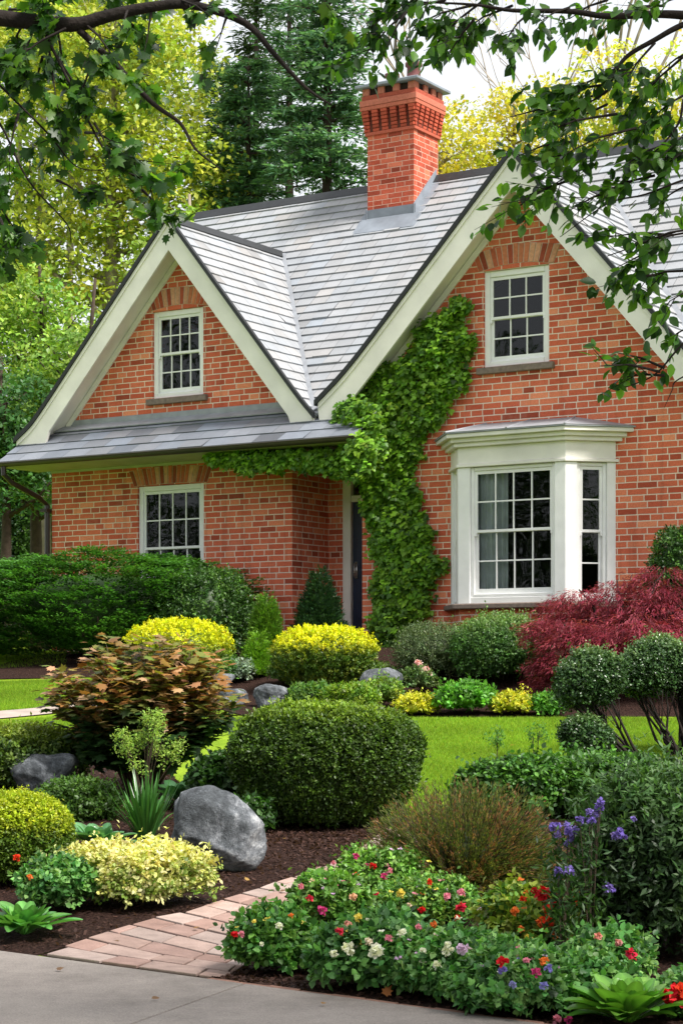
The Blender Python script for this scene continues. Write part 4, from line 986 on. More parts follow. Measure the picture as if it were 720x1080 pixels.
low_clump('straggly plant with pale pink flowers below the grey-green shrub', 440, 738, 36, 702, [(.08,.16,.04),(.14,.2,.06)], .04, 260, flowers=(7, [(.75,.42,.42),(.8,.6,.58)], .09, 30, 34, 25.5/FPX))
low_clump('green filler plants with reddish stems right of the small boulder', 330, 752, 60, 722, [(.07,.17,.03),(.12,.22,.03)], .05, 380)
low_clump('silver-grey leafy plant behind the small boulder', 253, 722, 34, 694, [(.22,.30,.22),(.28,.36,.27)], .045, 260)
low_clump('green ferny plant behind the stones beside the tiny conifer', 228, 726, 50, 690, [(.07,.18,.03),(.11,.24,.04)], .05, 380, kind='narrow', per=12, wid=1.8)
low_clump('olive green perennial right of the tiny conifer', 300, 728, 40, 694, [(.13,.2,.03),(.09,.17,.03)], .045, 320)
low_clump('light green leafy perennial in the gap beside the golden dome', 392, 728, 46, 700, [(.16,.24,.06),(.12,.2,.05)], .05, 320)
# ---- stones
def boulder(label, px, pyb, wpx, top, seed, depth=.8, rot=0, flat=.75, name='boulder', prof=None, e=2.6):
    x, d, z, m = spot(px, pyb); rx = wpx*m/2; ry = rx*depth; d += ry*.75; x = (px-CXP)/FPX*d; z = float(ground(x,d)); m = d/FPX; rx = wpx*m/2; hh = (HY-top)*m-z
    import bmesh
    bm = bmesh.new(); bmesh.ops.create_icosphere(bm, subdivisions=5, radius=1); V = np.array([v.co for v in bm.verts]); r_ = np.random.default_rng(seed)
    # cut by random planes for facets, then roughen
    R = np.ones(len(V))
    for i in range(18):
        nrm = unit(r_.normal(0,1,3)); dd = r_.uniform(.70,.92); c = V@nrm; R = np.where(c > 1e-3, np.minimum(R, dd/np.maximum(c,1e-3)), R)
    R = R*(sell(V, 2.9)/1.0)*(1+.05*lump(V, seed, 2.4)+.035*lump(V, seed+2, 6)+.018*lump(V, seed+3, 14)+.012*lump(V, seed+4, 30))
    P = V*R[:,None]; ca, sa = math.cos(.38), math.sin(.38); P = np.stack([P[:,0]*ca-P[:,2]*sa*.6, P[:,1], P[:,0]*-sa*.45+P[:,2]*ca], 1) if rot else P; P[:,2] = np.where(P[:,2] < 0, P[:,2]*.85, P[:,2])
    P[:,0] += .10*P[:,2]*(1 if prof is None else prof)
    P = P/np.array([np.abs(P[:,0]).max(), np.abs(P[:,1]).max(), P[:,2].max()]); P = P*np.array([rx, ry, hh*.58]) ; P[:,2] += hh*.42
    for v, p in zip(bm.verts, P): v.co = p
    me = bpy.data.meshes.new(name); bm.to_mesh(me); bm.free(); me.polygons.foreach_set('use_smooth', np.ones(len(me.polygons), bool)); me.materials.append(M['rock'])
    o = bpy.data.objects.new(name, me); COL.objects.link(o); o.location = (x,d,z); tag(o, label, 'rock'); return o
boulder('large grey boulder beside the brick path', 224, 924, 116, 827, 31, .85, prof=-.5)
boulder('grey boulder half hidden at the left, behind the hostas', 47, 842, 74, 793, 8, .8)
boulder('small pale boulder at the back edge of the lawn', 287, 748, 44, 721, 12, .8)
boulder('flat weathered stone left of the small pale boulder', 246, 744, 34, 726, 15, .8)
boulder('flat stone under the bronze-leaved bush tips', 233, 728, 30, 710, 19, .8)
boulder('brown flat stone at the right of the front golden dome', 402, 742, 50, 704, 25, .6)
# ---- box hedge
def hedge():
    x, d, z, m = spot(343, 882); rx = 203*m/2; ry = rx*.72; d += ry*.9; x = (343-CXP)/FPX*d; z = float(ground(x,d)); m = d/FPX; rx = 205*m/2; hh = (HY-746)*m-z
    root = empty('clipped_hedge', (x,d,z), 0, 'large clipped rounded hedge block in the middle of the garden', 'hedge'); L = Leaves()
    c = (0,0,hh*.50); r = (rx*.97, ry, hh*.49)
    core(L, c, r, 2.75, (.03,.06,.012), .90, .05, 3)
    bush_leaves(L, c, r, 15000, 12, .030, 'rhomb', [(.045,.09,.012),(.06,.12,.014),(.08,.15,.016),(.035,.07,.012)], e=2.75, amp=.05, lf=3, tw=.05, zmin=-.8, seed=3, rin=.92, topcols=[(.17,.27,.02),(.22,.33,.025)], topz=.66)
    for V in L.V: V[:, :2] *= (1 - .22*np.clip(1-V[:,2:3]/(hh*.62), 0, 1)**1.3)
    L.build('foliage', M['leaf'], root); stems('stems', (0,0,0), rx*.6, hh*.4, 10, root, M['twig'], .02)
hedge()
# ---- bronze-leaved bush
def bronze_bush():
    x, d, z, m = spot(150, 850); d += .55; x = (150-CXP)/FPX*d; z = float(ground(x,d)); m = d/FPX
    root = empty('bronze_leaved_bush', (x,d,z), 0, 'tall bush with orange-bronze young leaves over dark green, left of the clipped hedge', 'shrub')
    L = Leaves(); mb = MB(); Hh = (HY-672)*m-z; W_ = 105*m
    for i in range(270):
        u = random.random(); a = random.uniform(0, 2*PI); hz = Hh*(.22+.76*u); R = W_*np.interp(u, [0,.35,.6,.85,1], [.55,.92,1.05,.78,.45])*math.sqrt(random.random())**.7
        tip = np.array([math.cos(a)*R, math.sin(a)*R*.75, hz]); base = np.array([tip[0]*.12, tip[1]*.12, 0.0]); mid = base*.5+tip*.5+np.array([0,0,.12*Hh*(1-u)]); mid[:2] *= .8
        if i % 3 == 0: mb.tube([tuple(base), tuple(mid), tuple(tip)], [.012,.007,.003], 5)
        n = 34; t = RNG.uniform(.55,1.04,n)[:,None]; Q = (1-t)**2*base+2*t*(1-t)*mid+t**2*tip+RNG.normal(0,.05,(n,3))*[1,1,.35]
        dr = unit(tip-mid); T = unit(dr*.35+np.stack([RNG.normal(0,1,n),RNG.normal(0,1,n),RNG.normal(-.25,.2,n)],1)); Nn = unit(np.array([0,-.15,1.])+rnd_dir(n)*.35)
        top = np.clip((u-.38)/.25+RNG.normal(0,.25,n), 0, 1)[:,None]*np.clip(math.hypot(tip[0],tip[1])/W_+.35, 0, 1)
        g = palette(n, [(.022,.06,.016),(.035,.08,.02)]); o = palette(n, [(.30,.13,.035),(.36,.19,.06),(.22,.20,.035),(.42,.24,.13),(.16,.2,.03)])
        L.add('lobed' , Q, Nn, T, RNG.uniform(.07,.12,n), g*(1-top)+o*top)
    L.build('foliage', M['leaf'], root); mb.build('stems', M['twig'], root, True)
bronze_bush()
# ---- left foreground
shrub('low_shrub', 'low spreading olive green shrub at the left edge, behind the grey boulder', 'shrub', 18, 838, 150, 762, [(.08,.14,.02),(.11,.18,.025),(.05,.10,.02)], .035, 2800, 10, amp=.14, tw=.08, depth=.7, topcols=[(.2,.27,.03)], topz=.4)
shrub('low_shrub', 'small dark green filler shrub in front of the grey boulder', 'shrub', 82, 868, 80, 822, [(.05,.11,.02),(.07,.15,.02)], .035, 1000, 10, amp=.16, tw=.08)
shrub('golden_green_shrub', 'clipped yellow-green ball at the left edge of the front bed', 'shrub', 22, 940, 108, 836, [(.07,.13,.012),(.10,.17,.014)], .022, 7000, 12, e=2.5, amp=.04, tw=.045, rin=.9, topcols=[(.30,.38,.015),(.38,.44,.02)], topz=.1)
def blade_surface(L, base, az, length, width, rise, arch, col, n=9, fold=.12, curl=0, pet=0):
    """one long leaf as an arched folded ribbon"""
    dx, dy = math.cos(az), math.sin(az); px_, py_ = -dy, dx; V = []; tt = np.linspace(0,1,n)
    for t in tt:
        out = length*t*math.cos(rise)*(1-.15*t*arch) ; z = length*(t*math.sin(rise) - arch*t*t*.55)
        w = width*.5*math.sin(PI*min(1, (t*.93+.05))**.75)**.8*(1 if t < .99 else .05) if not pet else width*.5*(.10+.90*math.sin(PI*max(0,min(1,(t-pet)/(1.02-pet)))**.8)**.75 if t > pet else .10)
        cx, cy = base[0]+dx*out, base[1]+dy*out
        V += [(cx+px_*w, cy+py_*w, base[2]+z+fold*w), (cx, cy, base[2]+z), (cx-px_*w, cy-py_*w, base[2]+z+fold*w)]
    col = np.tile(np.array([np.array(col)*.85, np.array(col)*1.35, np.array(col)*.85]), (n,1)); F = []
    for i in range(n-1):
        a = i*3
        for q in ((a,a+1,a+4,a+3),(a+1,a+2,a+5,a+4)): F += [(q[0],q[1],q[2]),(q[0],q[2],q[3])]
    L.raw(V, F, col)
def hosta(label, px, pyb, wpx, top, col, n=34, name='hosta', wide=.38, mat='gloss'):
    x, d, z, m = spot(px, pyb); R = wpx*m/2; d += R*.7; x = (px-CXP)/FPX*d; z = float(ground(x,d)); m = d/FPX; R = wpx*m/2; Hh = (HY-top)*m-z
    root = empty(name, (x,d,z), 0, label, 'plant')
    for i in range(n):
        u = (i+.5)/n; az = i*2.399+random.uniform(-.2,.2); rise = math.radians(76-48*u+random.uniform(-12,12)); ln = R*random.uniform(.85,1.25)*(.55+.55*u)
        L = Leaves(); c = np.array(col)*random.uniform(.75,1.25)*np.array([random.uniform(.85,1.2),1,1]); ar = random.uniform(.3,.65)*(.7+.4*u)
        st0 = (math.cos(az)*.02, math.sin(az)*.02, Hh*.06); k = min(1.0, Hh/(ln*max(.25,math.sin(rise)-.2)+1e-6))
        blade_surface(L, st0, az, ln, ln*wide*random.uniform(.85,1.1), rise*k if k < 1 else rise, ar, c, 11, fold=.30, pet=.24)
        L.build('leaf', M[mat], root)
    return root
hosta('fresh green hosta with long pointed leaves at the left edge beside the pavement', 26, 998, 108, 922, (.10,.29,.06), 74, wide=.34)
hosta('blue-green hosta between the clipped yellow-green ball and the tall grass clump', 103, 905, 88, 846, (.10,.26,.10), 48, wide=.38)
hosta('shiny green hosta with broad upright leaves at the bottom right corner', 662, 1092, 150, 1010, (.12,.30,.035), 84, wide=.32)
low_clump('dark green leafy filler plant between the bronze-leaved bush and the clipped hedge', 236, 862, 62, 796, DG+[(.05,.12,.03)], .06, 900, kind='oval')
low_clump('low dark green plant at the left foot of the clipped hedge', 262, 884, 46, 842, DG, .05, 500, kind='oval')
hosta('dark green broad-leaved hosta tucked behind the tall grass clump', 190, 858, 90, 800, (.03,.09,.03), 22, wide=.45)
def grass_clump():
    x, d, z, m = spot(152, 888); d += .15; root = empty('tall_grass_clump', (x,d,z), 0, 'arching strap-leaved grass clump in front of the bronze-leaved bush', 'plant'); L = Leaves()
    for i in range(130):
        az = random.uniform(0,2*PI); L0 = random.uniform(.4,.72); blade_surface(L, (math.cos(az)*.05, math.sin(az)*.05, 0), az, L0, .022, math.radians(random.uniform(55,86)), random.uniform(.1,.9), np.array((.05,.15,.03))*random.uniform(.6,1.6), 8, .2)
    L.build('leaves', M['gloss'], root)
grass_clump()
def stem_plant(label, px, pyb, hpx, wpx, n, name, leafcol, cat='plant'):
    x, d, z, m = spot(px, pyb); d += .1; root = empty(name, (x,d,z), 0, label, cat); mb = MB(); L = Leaves(); Hh = hpx*m; W_ = wpx*m/2
    for i in range(n):
        bx, by = random.gauss(0,.03), random.gauss(0,.03); a = random.uniform(0,2*PI); r = W_*math.sqrt(random.random()); t_ = (math.cos(a)*r, math.sin(a)*r*.5, Hh*random.uniform(.5,1.0)); mid = (t_[0]*.35, t_[1]*.35, t_[2]*.55)
        mb.tube([(bx,by,-.02), mid, t_], [.005,.004,.003], 4)
        for j in range(5):
            q = np.array(t_)+np.array([random.gauss(0,.045), random.gauss(0,.045), random.gauss(0,.03)]); mb.tube([tuple(np.array(mid)*.3+np.array(t_)*.7), tuple(q)], [.002,.0015], 3)
            k = 26; L.add('rhomb', q+RNG.normal(0,.024,(k,3)), unit(np.array([0,-.3,1.])+rnd_dir(k)*.5), rnd_dir(k), RNG.uniform(.018,.032,k), palette(k, leafcol))
        k = 10; t = RNG.uniform(.2,.8,(k,1)); L.add('narrow', np.array(mid)*t+RNG.normal(0,.01,(k,3)), rnd_dir(k), unit(rnd_dir(k)+[0,0,.3]), .05, palette(k, [(.06,.14,.03)]))
    mb.build('stems', M['twig'], root); L.build('foliage', M['soft'], root)
stem_plant('thin-stemmed plant with airy lime green tufts in front of the bronze-leaved bush', 152, 872, 118, 92, 16, 'airy_perennial', [(.22,.36,.06),(.30,.42,.08)])
def variegated():
    root = shrub('variegated_shrub', 'low sprawling shrub with cream and yellow variegated leaves beside the path', 'shrub', 142, 964, 172, 884, [(.5,.5,.16),(.62,.6,.28),(.30,.38,.08),(.16,.26,.04)], .030, 2400, 9, amp=.2, lf=4.5, tw=.09, depth=.55, lobes=11, lsize=(.19,.29), kind='oval', corek=.6, zmin=-.6, topcols=[(.72,.68,.32),(.62,.60,.18)], topz=.25)
variegated()
# ---- right middle ground: cloud-pruned shrubs with bare stems
def cloud_shrub(label, base_px, base_py, heads, seed):
    random.seed(seed); x, d, z, m = spot(base_px, base_py); root = empty('cloud_pruned_shrub', (x,d,z), 0, label, 'shrub'); mb = MB()
    for (px, py, w, h, dy) in heads:
        dd = d+dy; c = np.array([(px-CXP)/FPX*dd-x, dy, (HY-py)/FPX*dd-z]); rx, rz = w*dd/FPX/2, h*dd/FPX/2; L = Leaves()
        for q in range(5 if w > 55 else 3):
            az = q*2.4+px; k_ = (.66,.52,.5,.46,.42)[q]; cc_ = c+np.array([math.cos(az)*rx*.45, math.sin(az)*rx*.4, (0,.16,-.12,.1,-.3)[q]*rz*1.2])*(q > 0); rr3 = (rx*k_*1.05, rx*k_, rz*k_*(1.25 if q == 0 else 1.0))
            core(L, cc_, rr3, 2.2, (.03,.06,.018), .66, .1, int(px)+q)
            bush_leaves(L, cc_, rr3, int((900*(w/75)**2)+160), 10, .028, 'oval', [(.03,.075,.02),(.045,.10,.028),(.065,.135,.04)], e=2.2, amp=.16, tw=.08, zmin=-.9, seed=int(px)+q, topcols=[(.12,.21,.07),(.16,.26,.09)], topz=.55)
        L.build('crown', M['gloss'], root)
        for i in range(max(4, int(w/7))):
            a = random.uniform(0,2*PI); e_ = c+np.array([math.cos(a)*rx*.6, math.sin(a)*rx*.5, -rz*random.uniform(.2,.8)]); b = np.array([random.uniform(-.10,.10), random.uniform(-.08,.08), -.05])
            m1 = b*.55+e_*.45+np.array([random.uniform(-.06,.06), 0, -.10*random.random()-.02]); m2 = b*.2+e_*.8+np.array([random.uniform(-.04,.04),0,-.03])
            mb.tube([tuple(b), tuple(m1), tuple(m2), tuple(e_)], [.020,.015,.010,.005], 6)
            for q in range(3):
                f = e_+np.array([random.uniform(-.15,.15),random.uniform(-.1,.1),random.uniform(-.02,.12)]); mb.tube([tuple(m1*.4+m2*.6), tuple(f)], [.006,.003], 4)
    mb.build('stems', M['darkbark'], root, True)
cloud_shrub('cloud-pruned shrub with two dark heads on leaning bare stems, before the red maple', 686, 812, [(621,716,74,70,.15),(617,778,50,46,0)], 3)
cloud_shrub('cloud-pruned shrub at the right edge with one wide dark green head', 724, 800, [(690,704,84,70,.3),(738,716,50,70,.2)], 5)
# rose-like shrub in front of the lawn
shrub('rose_shrub', 'loose leafy green rose shrub at the front of the lawn', 'shrub', 600, 868, 260, 800, [(.06,.16,.022),(.09,.22,.03),(.04,.11,.02)], .046, 6500, 10, kind='oval', amp=.16, lf=5, tw=.13, depth=.5, corek=.62, lobes=12, lsize=(.2,.32), jit=.28)
for (px, hp_, dx) in ((523, 770, 0), (564, 764, 1)):
    stem_plant('thin upright shoot poking above the rose shrub, %s' % ('nearer the hedge' if dx == 0 else 'nearer the cloud-pruned shrub'), px, 846, 846-hp_, 14, 3, 'upright_shoot', [(.08,.2,.03)])
def broom():
    x, d, z, m = spot(488, 952); d += .2; x = (488-CXP)/FPX*d; z = float(ground(x,d)); m = d/FPX; W_ = 108*m; Hh = (HY-812)*m-z
    root = empty('wispy_shrub', (x,d,z), 0, 'wispy brown-green shrub of fine upright twigs in front of the lawn', 'shrub'); L = Leaves(); mb = MB()
    core(L, (0,0,Hh*.30), (W_*.5, W_*.4, Hh*.28), 2.1, (.035,.05,.02), .9, .08, 5)
    for i in range(2300):
        a = random.uniform(0,2*PI); tilt = math.radians(88)*math.sqrt(random.random())**1.0; ln = W_*random.uniform(.8,1.12)*(1 if tilt > .5 else .95)
        dr = np.array([math.sin(tilt)*math.cos(a), math.sin(tilt)*math.sin(a)*.75, math.cos(tilt)*Hh/W_*.98+.04]); b = np.array([dr[0]*.12, dr[1]*.12, 0]); tip = b+dr*ln*.9; tip[2] = max(tip[2], .06)
        mid = (b+tip)*.5+np.array([dr[0]*.05,dr[1]*.05,.09*ln]); 
        if i % 2 == 0: mb.tube([tuple(b*.4+mid*.6), tuple((mid+tip)/2+np.array([0,0,.01])), tuple(tip)], [.003,.0025,.001], 3, False)
        n = 30; t = RNG.uniform(.35,1.0,n)[:,None]; Q = (1-t)**2*b+2*t*(1-t)*mid+t**2*tip+RNG.normal(0,.008,(n,3)); dd = unit(tip-mid)
        hue = random.random(); cc = palette(n, [(.10,.13,.03),(.16,.17,.04),(.06,.10,.025)]) if hue < .78 else palette(n, [(.28,.13,.06),(.32,.20,.09),(.22,.10,.05)])
        L.add('narrow', Q, rnd_dir(n), unit(dd+rnd_dir(n)*.45), RNG.uniform(.022,.04,n), cc, .9)
    L.build('foliage', M['soft'], root); mb.build('twigs', M['twig'], root)
broom()
# big dark shrub on the right with lilac flowers
big = shrub('large_dark_shrub', 'big dark green narrow-leaved shrub filling the right edge, in front of the rose shrub', 'shrub', 708, 1018, 186, 806, [(.025,.055,.018),(.035,.075,.022),(.05,.10,.03)], .055, 8000, 11, kind='narrow', amp=.14, lf=4, tw=.2, wid=1.7, depth=.8, corek=.75, zmin=-.8, e=2.2, stemn=10, lobes=9, lsize=(.38,.56), up=.5, jit=.25, topcols=[(.06,.13,.035),(.08,.16,.045)], topz=.3)
def aster(label, px, py, D, cols, n=5, wpx=22, stem_to=None):
    x = (px-CXP)/FPX*D; zt = (HY-py)/FPX*D; zg = float(ground(x, D)); root = empty('lilac_flower_stem', (x,D,zg), 0, label, 'flower', 'lilac flowers between the dark shrub and the wispy shrub'); mb = MB()
    for i in range(n):
        q = (random.uniform(-.5,.5)*wpx*D/FPX, random.uniform(-.06,.06), zt-zg+random.uniform(-.5,.5)*wpx*.8*D/FPX)
        mb.tube([(0,0,-.02),(q[0]*.5,q[1]*.5,q[2]*.6),q], [.004,.003,.002], 4); flower_head(root, q, random.choice(cols), .055, 12)
    L = Leaves(); k = 320; t = RNG.uniform(.3,.97,(k,1)); L.add('narrow', np.array([0,0,zt-zg])*t+RNG.normal(0,.05,(k,3)), rnd_dir(k), unit(rnd_dir(k)+[0,0,.4]), .06, palette(k, DG), 1.3)
    mb.build('stem', M['twig'], root); L.build('leaves', M['leaf'], root)
PUR = [(.24,.17,.60),(.32,.24,.68),(.20,.14,.50)]
# ---- the foreground flower bed
def bedplant(label, px, pyb, wpx, top, cols, leaf, n, fl=None, kind='oval', name='bedding_plant', **kw):
    r = low_clump(label, px, pyb, wpx, top, cols, leaf, n, name=name, kind=kind, cat='flowering plant' if fl else 'plant', **kw)
    return r
def heads(root, items, size=.055):
    """flower heads at seen columns/rows on the front of the plant"""
    X, D, Z = root.location; kids = [c for c in root.children if c.name.startswith('foliage')][0]; co_ = np.empty(len(kids.data.vertices)*3, np.float32); kids.data.vertices.foreach_get('co', co_); co_ = co_.reshape(-1,3)
    W = co_ + np.array([X, D, Z]); sx = CXP+FPX*W[:,0]/W[:,1]; sy = HY-FPX*W[:,2]/W[:,1]
    for it in items:
        px, py, col = it[:3]; s_ = it[3] if len(it) > 3 else size
        dd = (sx-px)**2+(sy-py)**2; near = dd < 40
        if near.any(): i = np.where(near)[0][np.argmin(W[near,1])]; y = W[i,1]-.06
        else: y = D-.1
        p = ((px-CXP)/FPX*y, y, (HY-py)/FPX*y)
        flower_head(root, (p[0]-X, p[1]-D, p[2]-Z), col, s_*random.uniform(.9,1.1), 16)
def extra(root, n, cols, size=.028):
    X, D, Z = root.location; kid = [c for c in root.children if c.name.startswith('foliage')][0]; co_ = np.empty(len(kid.data.vertices)*3, np.float32); kid.data.vertices.foreach_get('co', co_); co_ = co_.reshape(-1,3)
    hz = co_[:,2].max(); ok = np.where((co_[:,2] > hz*.45) & (co_[:,1]+co_[:,2]*-.9 < np.quantile(co_[:,1]-co_[:,2]*.9, .12)))[0]
    for i in RNG.choice(ok, n, False):
        p = co_[i]+np.array([0,-.012,.012]); flower_head(root, tuple(float(v) for v in p), cols[int(RNG.integers(len(cols)))], size*RNG.uniform(.7,1.4), 7)
RED, SC, PK, CR, LP, OR, YL, WH, MAG = (.62,.012,.02), (.70,.05,.015), (.72,.25,.34), (.68,.03,.08), (.62,.42,.66), (.75,.20,.04), (.75,.62,.12), (.80,.80,.68), (.55,.05,.20)
GL = [(.09,.22,.03),(.15,.32,.05),(.22,.38,.09),(.06,.16,.02)]
GD = [(.05,.16,.035),(.08,.23,.05),(.13,.30,.07),(.19,.36,.10)]
a = bedplant('pink and red flowering plant nearest the brick path, at the tip of the bed', 404, 962, 88, 898, GL, .034, 2000); heads(a, [(375,903,MAG,.045),(357,924,MAG),(393,913,RED,.05),(375,923,OR,.045),(411,919,PK,.05),(405,925,MAG),(345,930,LP,.045),(326,934,MAG),(368,928,(.7,.5,.45),.04),(352,910,PK,.035)])
extra(a, 22, [PK, LP, (.75,.6,.5), MAG, WH])
a = bedplant('leafy plant with purple and salmon flowers behind the white-flowered mounds', 348, 992, 68, 925, GL, .042, 1360); heads(a, [(326,948,CR),(340,961,MAG,.06),(372,946,(.75,.45,.28)),(325,971,OR,.04),(317,935,PK,.04)])
extra(a, 16, [(.75,.5,.35), PK, LP])
a = bedplant('green mound with white and red flowers at the path corner', 288, 1032, 76, 960, [(.05,.16,.03),(.09,.24,.04),(.14,.31,.05)], .042, 1700); heads(a, [(294,977,WH,.05),(248,986,RED,.05),(276,996,WH,.03),(268,972,YL,.03),(307,966,OR,.03),(255,986,PK,.04)])
extra(a, 18, [WH, WH, YL])
low_clump('small chartreuse plant in the gap between the two white-flowered mounds', 333, 1030, 42, 990, [(.22,.34,.03),(.30,.42,.04)], .05, 260, kind='narrow', wid=1.5, up=.8)
a = bedplant('broad green mound with cream blossoms in the middle of the front bed', 395, 1052, 118, 966, [(.05,.15,.04),(.08,.21,.05),(.12,.28,.07)], .05, 1900); heads(a, [(366,1001,WH,.08),(396,1004,WH,.09),(352,1006,WH,.05),(389,993,(.8,.7,.6),.05),(378,968,YL,.05),(358,983,CR,.05),(367,975,(.7,.35,.28),.04),(410,990,PK,.05),(424,985,WH,.05)])
extra(a, 34, [WH, WH, (.8,.72,.6), YL], .034)
a = bedplant('yellow, red and pink mixed flowering plant below the wispy shrub', 450, 985, 110, 928, [(.09,.22,.03),(.14,.3,.05),(.06,.16,.03),(.2,.34,.05)], .032, 2200, kind='rhomb'); heads(a, [(422,943,YL,.06),(453,931,SC,.05),(471,946,PK,.06),(486,942,PK,.06),(445,960,RED,.055),(486,957,CR,.07),(482,968,SC,.05),(396,943,CR,.04),(507,960,LP,.05),(515,968,LP,.07),(431,955,(.75,.6,.5),.04)])
extra(a, 20, [PK, YL, OR, LP])
a = bedplant('green mound with white and pale pink flowers between the cream one and the red geraniums', 470, 1062, 118, 985, GD, .042, 2550); heads(a, [(472,998,WH,.05),(489,1002,(.68,.5,.7),.07),(470,1005,WH,.05),(461,1018,WH,.05),(475,1003,WH,.04),(446,1003,WH,.04),(506,1037,MAG,.05),(441,978,PK,.04),(457,975,OR,.04)])
extra(a, 30, [WH, LP, (.8,.62,.6)], .032)
a = bedplant('plant with small violet, red and pink flowers at the front edge of the bed', 545, 1078, 120, 1000, GD, .036, 2700, kind='ivy'); heads(a, [(531,1016,RED,.06),(530,1024,(.25,.2,.65),.05),(578,1022,(.28,.24,.66),.05),(565,1026,MAG,.05),(573,1014,OR,.05),(555,1013,PK,.04),(573,1040,(.26,.25,.62),.045),(540,1039,(.3,.3,.6),.04),(566,1026,PK,.03),(587,1076,PK,.05),(599,1076,MAG,.04)])
extra(a, 20, [(.3,.26,.62), PK, LP, WH])
a = bedplant('red geranium bush with yellowish leaves beside the wispy shrub', 570, 1015, 120, 935, [(.10,.22,.03),(.18,.28,.03),(.26,.32,.04)], .045, 1200); heads(a, [(572,943,RED,.11),(590,953,RED,.12),(599,952,SC,.10),(577,974,SC,.12),(570,973,OR,.07),(543,961,OR,.06),(577,959,SC,.06),(551,949,SC,.05),(586,987,OR,.05),(549,980,OR,.05),(557,990,YL,.05),(601,990,CR,.045),(563,939,RED,.04)])
extra(a, 18, [RED, SC, OR, YL], .036)
a = bedplant('tall-stemmed red flower plant in the shade of the big dark shrub', 640, 1040, 76, 988, GD, .042, 884); heads(a, [(665,1007,CR,.07),(630,988,(.7,.3,.25),.05),(652,995,(.65,.3,.28),.05)])
a = bedplant('green filler plant between the red geraniums and the shiny hosta', 612, 1070, 70, 1010, GD, .042, 1190)
a = bedplant('bushy plant of dark red flowers at the very right edge', 728, 1078, 60, 1030, GD, .042, 714); heads(a, [(712,1049,RED,.11),(706,1052,RED,.08),(718,1046,SC,.09),(716,1056,RED,.08)])
a = bedplant('dark leafy groundcover with one orange flower beside the clipped ball', 62, 968, 70, 908, GD, .042, 1054); heads(a, [(18,905,SC,.05),(32,925,OR,.045)])
for (px, py, D, n, w, lab) in ((622,858,10.9,8,30,'topmost wide lilac flower cluster next to the dark shrub'),(594,882,11.0,9,28,'lilac flower cluster right beside the wispy shrub'),(592,916,10.8,5,22,'lilac flowers low at the right foot of the wispy shrub')):
    aster(lab, px, py, D, PUR, n, w)
heads(big, [(653,878,PUR[0],.06),(648,882,PUR[1],.055),(657,884,PUR[2],.05),(640,936,PUR[1],.06),(645,939,PUR[0],.045),(668,864,PUR[1],.04)])
FALL = ['small dry leaf on the pavement near its bottom joint','dry leaf on the pavement below the left hosta','dry leaf on the pavement in front of the flower bed','curled leaf near the front end of the brick path','little leaf on the left rim of the brick path','brown leaf in the middle of the brick path','brown leaf on the lawn just behind the wispy shrub','dry leaf on the lawn above the rose shrub','leaf on the bark between the boulder and the hedge','leaf on the bark at the foot of the large boulder']
# a fallen leaf
L = Leaves(); L.add('lobed', np.array([[0,0,.02]]), np.array([[0,-.6,.8]]), np.array([[.5,.2,.6]]), .06, (.55,.20,.06))
x_, d_, z_ = G(405, 1056); o = L.build('fallen_leaf', M['petal']); o.location = (x_, d_, z_+.01); tag(o, 'single orange fallen leaf on the bark at the front edge of the flower bed', 'leaf')
for i, (px, py) in enumerate(((160,1062),(60,1030),(340,1068),(205,985),(120,1000),(300,946),(450,800),(540,790),(300,890),(262,935))):
    L = Leaves(); L.add('lobed' if i % 2 else 'drop', np.array([[0,0,.012]]), np.array([[random.uniform(-.3,.3),-.3,.9]]), np.array([[random.uniform(-1,1),random.uniform(-1,1),.1]]), random.uniform(.035,.055), random.choice([(.30,.17,.07),(.42,.26,.08),(.20,.12,.07)]))
    x_, d_, z_ = G(px, py); o = L.build('fallen_leaf', M['petal']); o.location = (x_, d_, z_+.028); tag(o, FALL[i], 'leaf', 'dry leaves lying about')

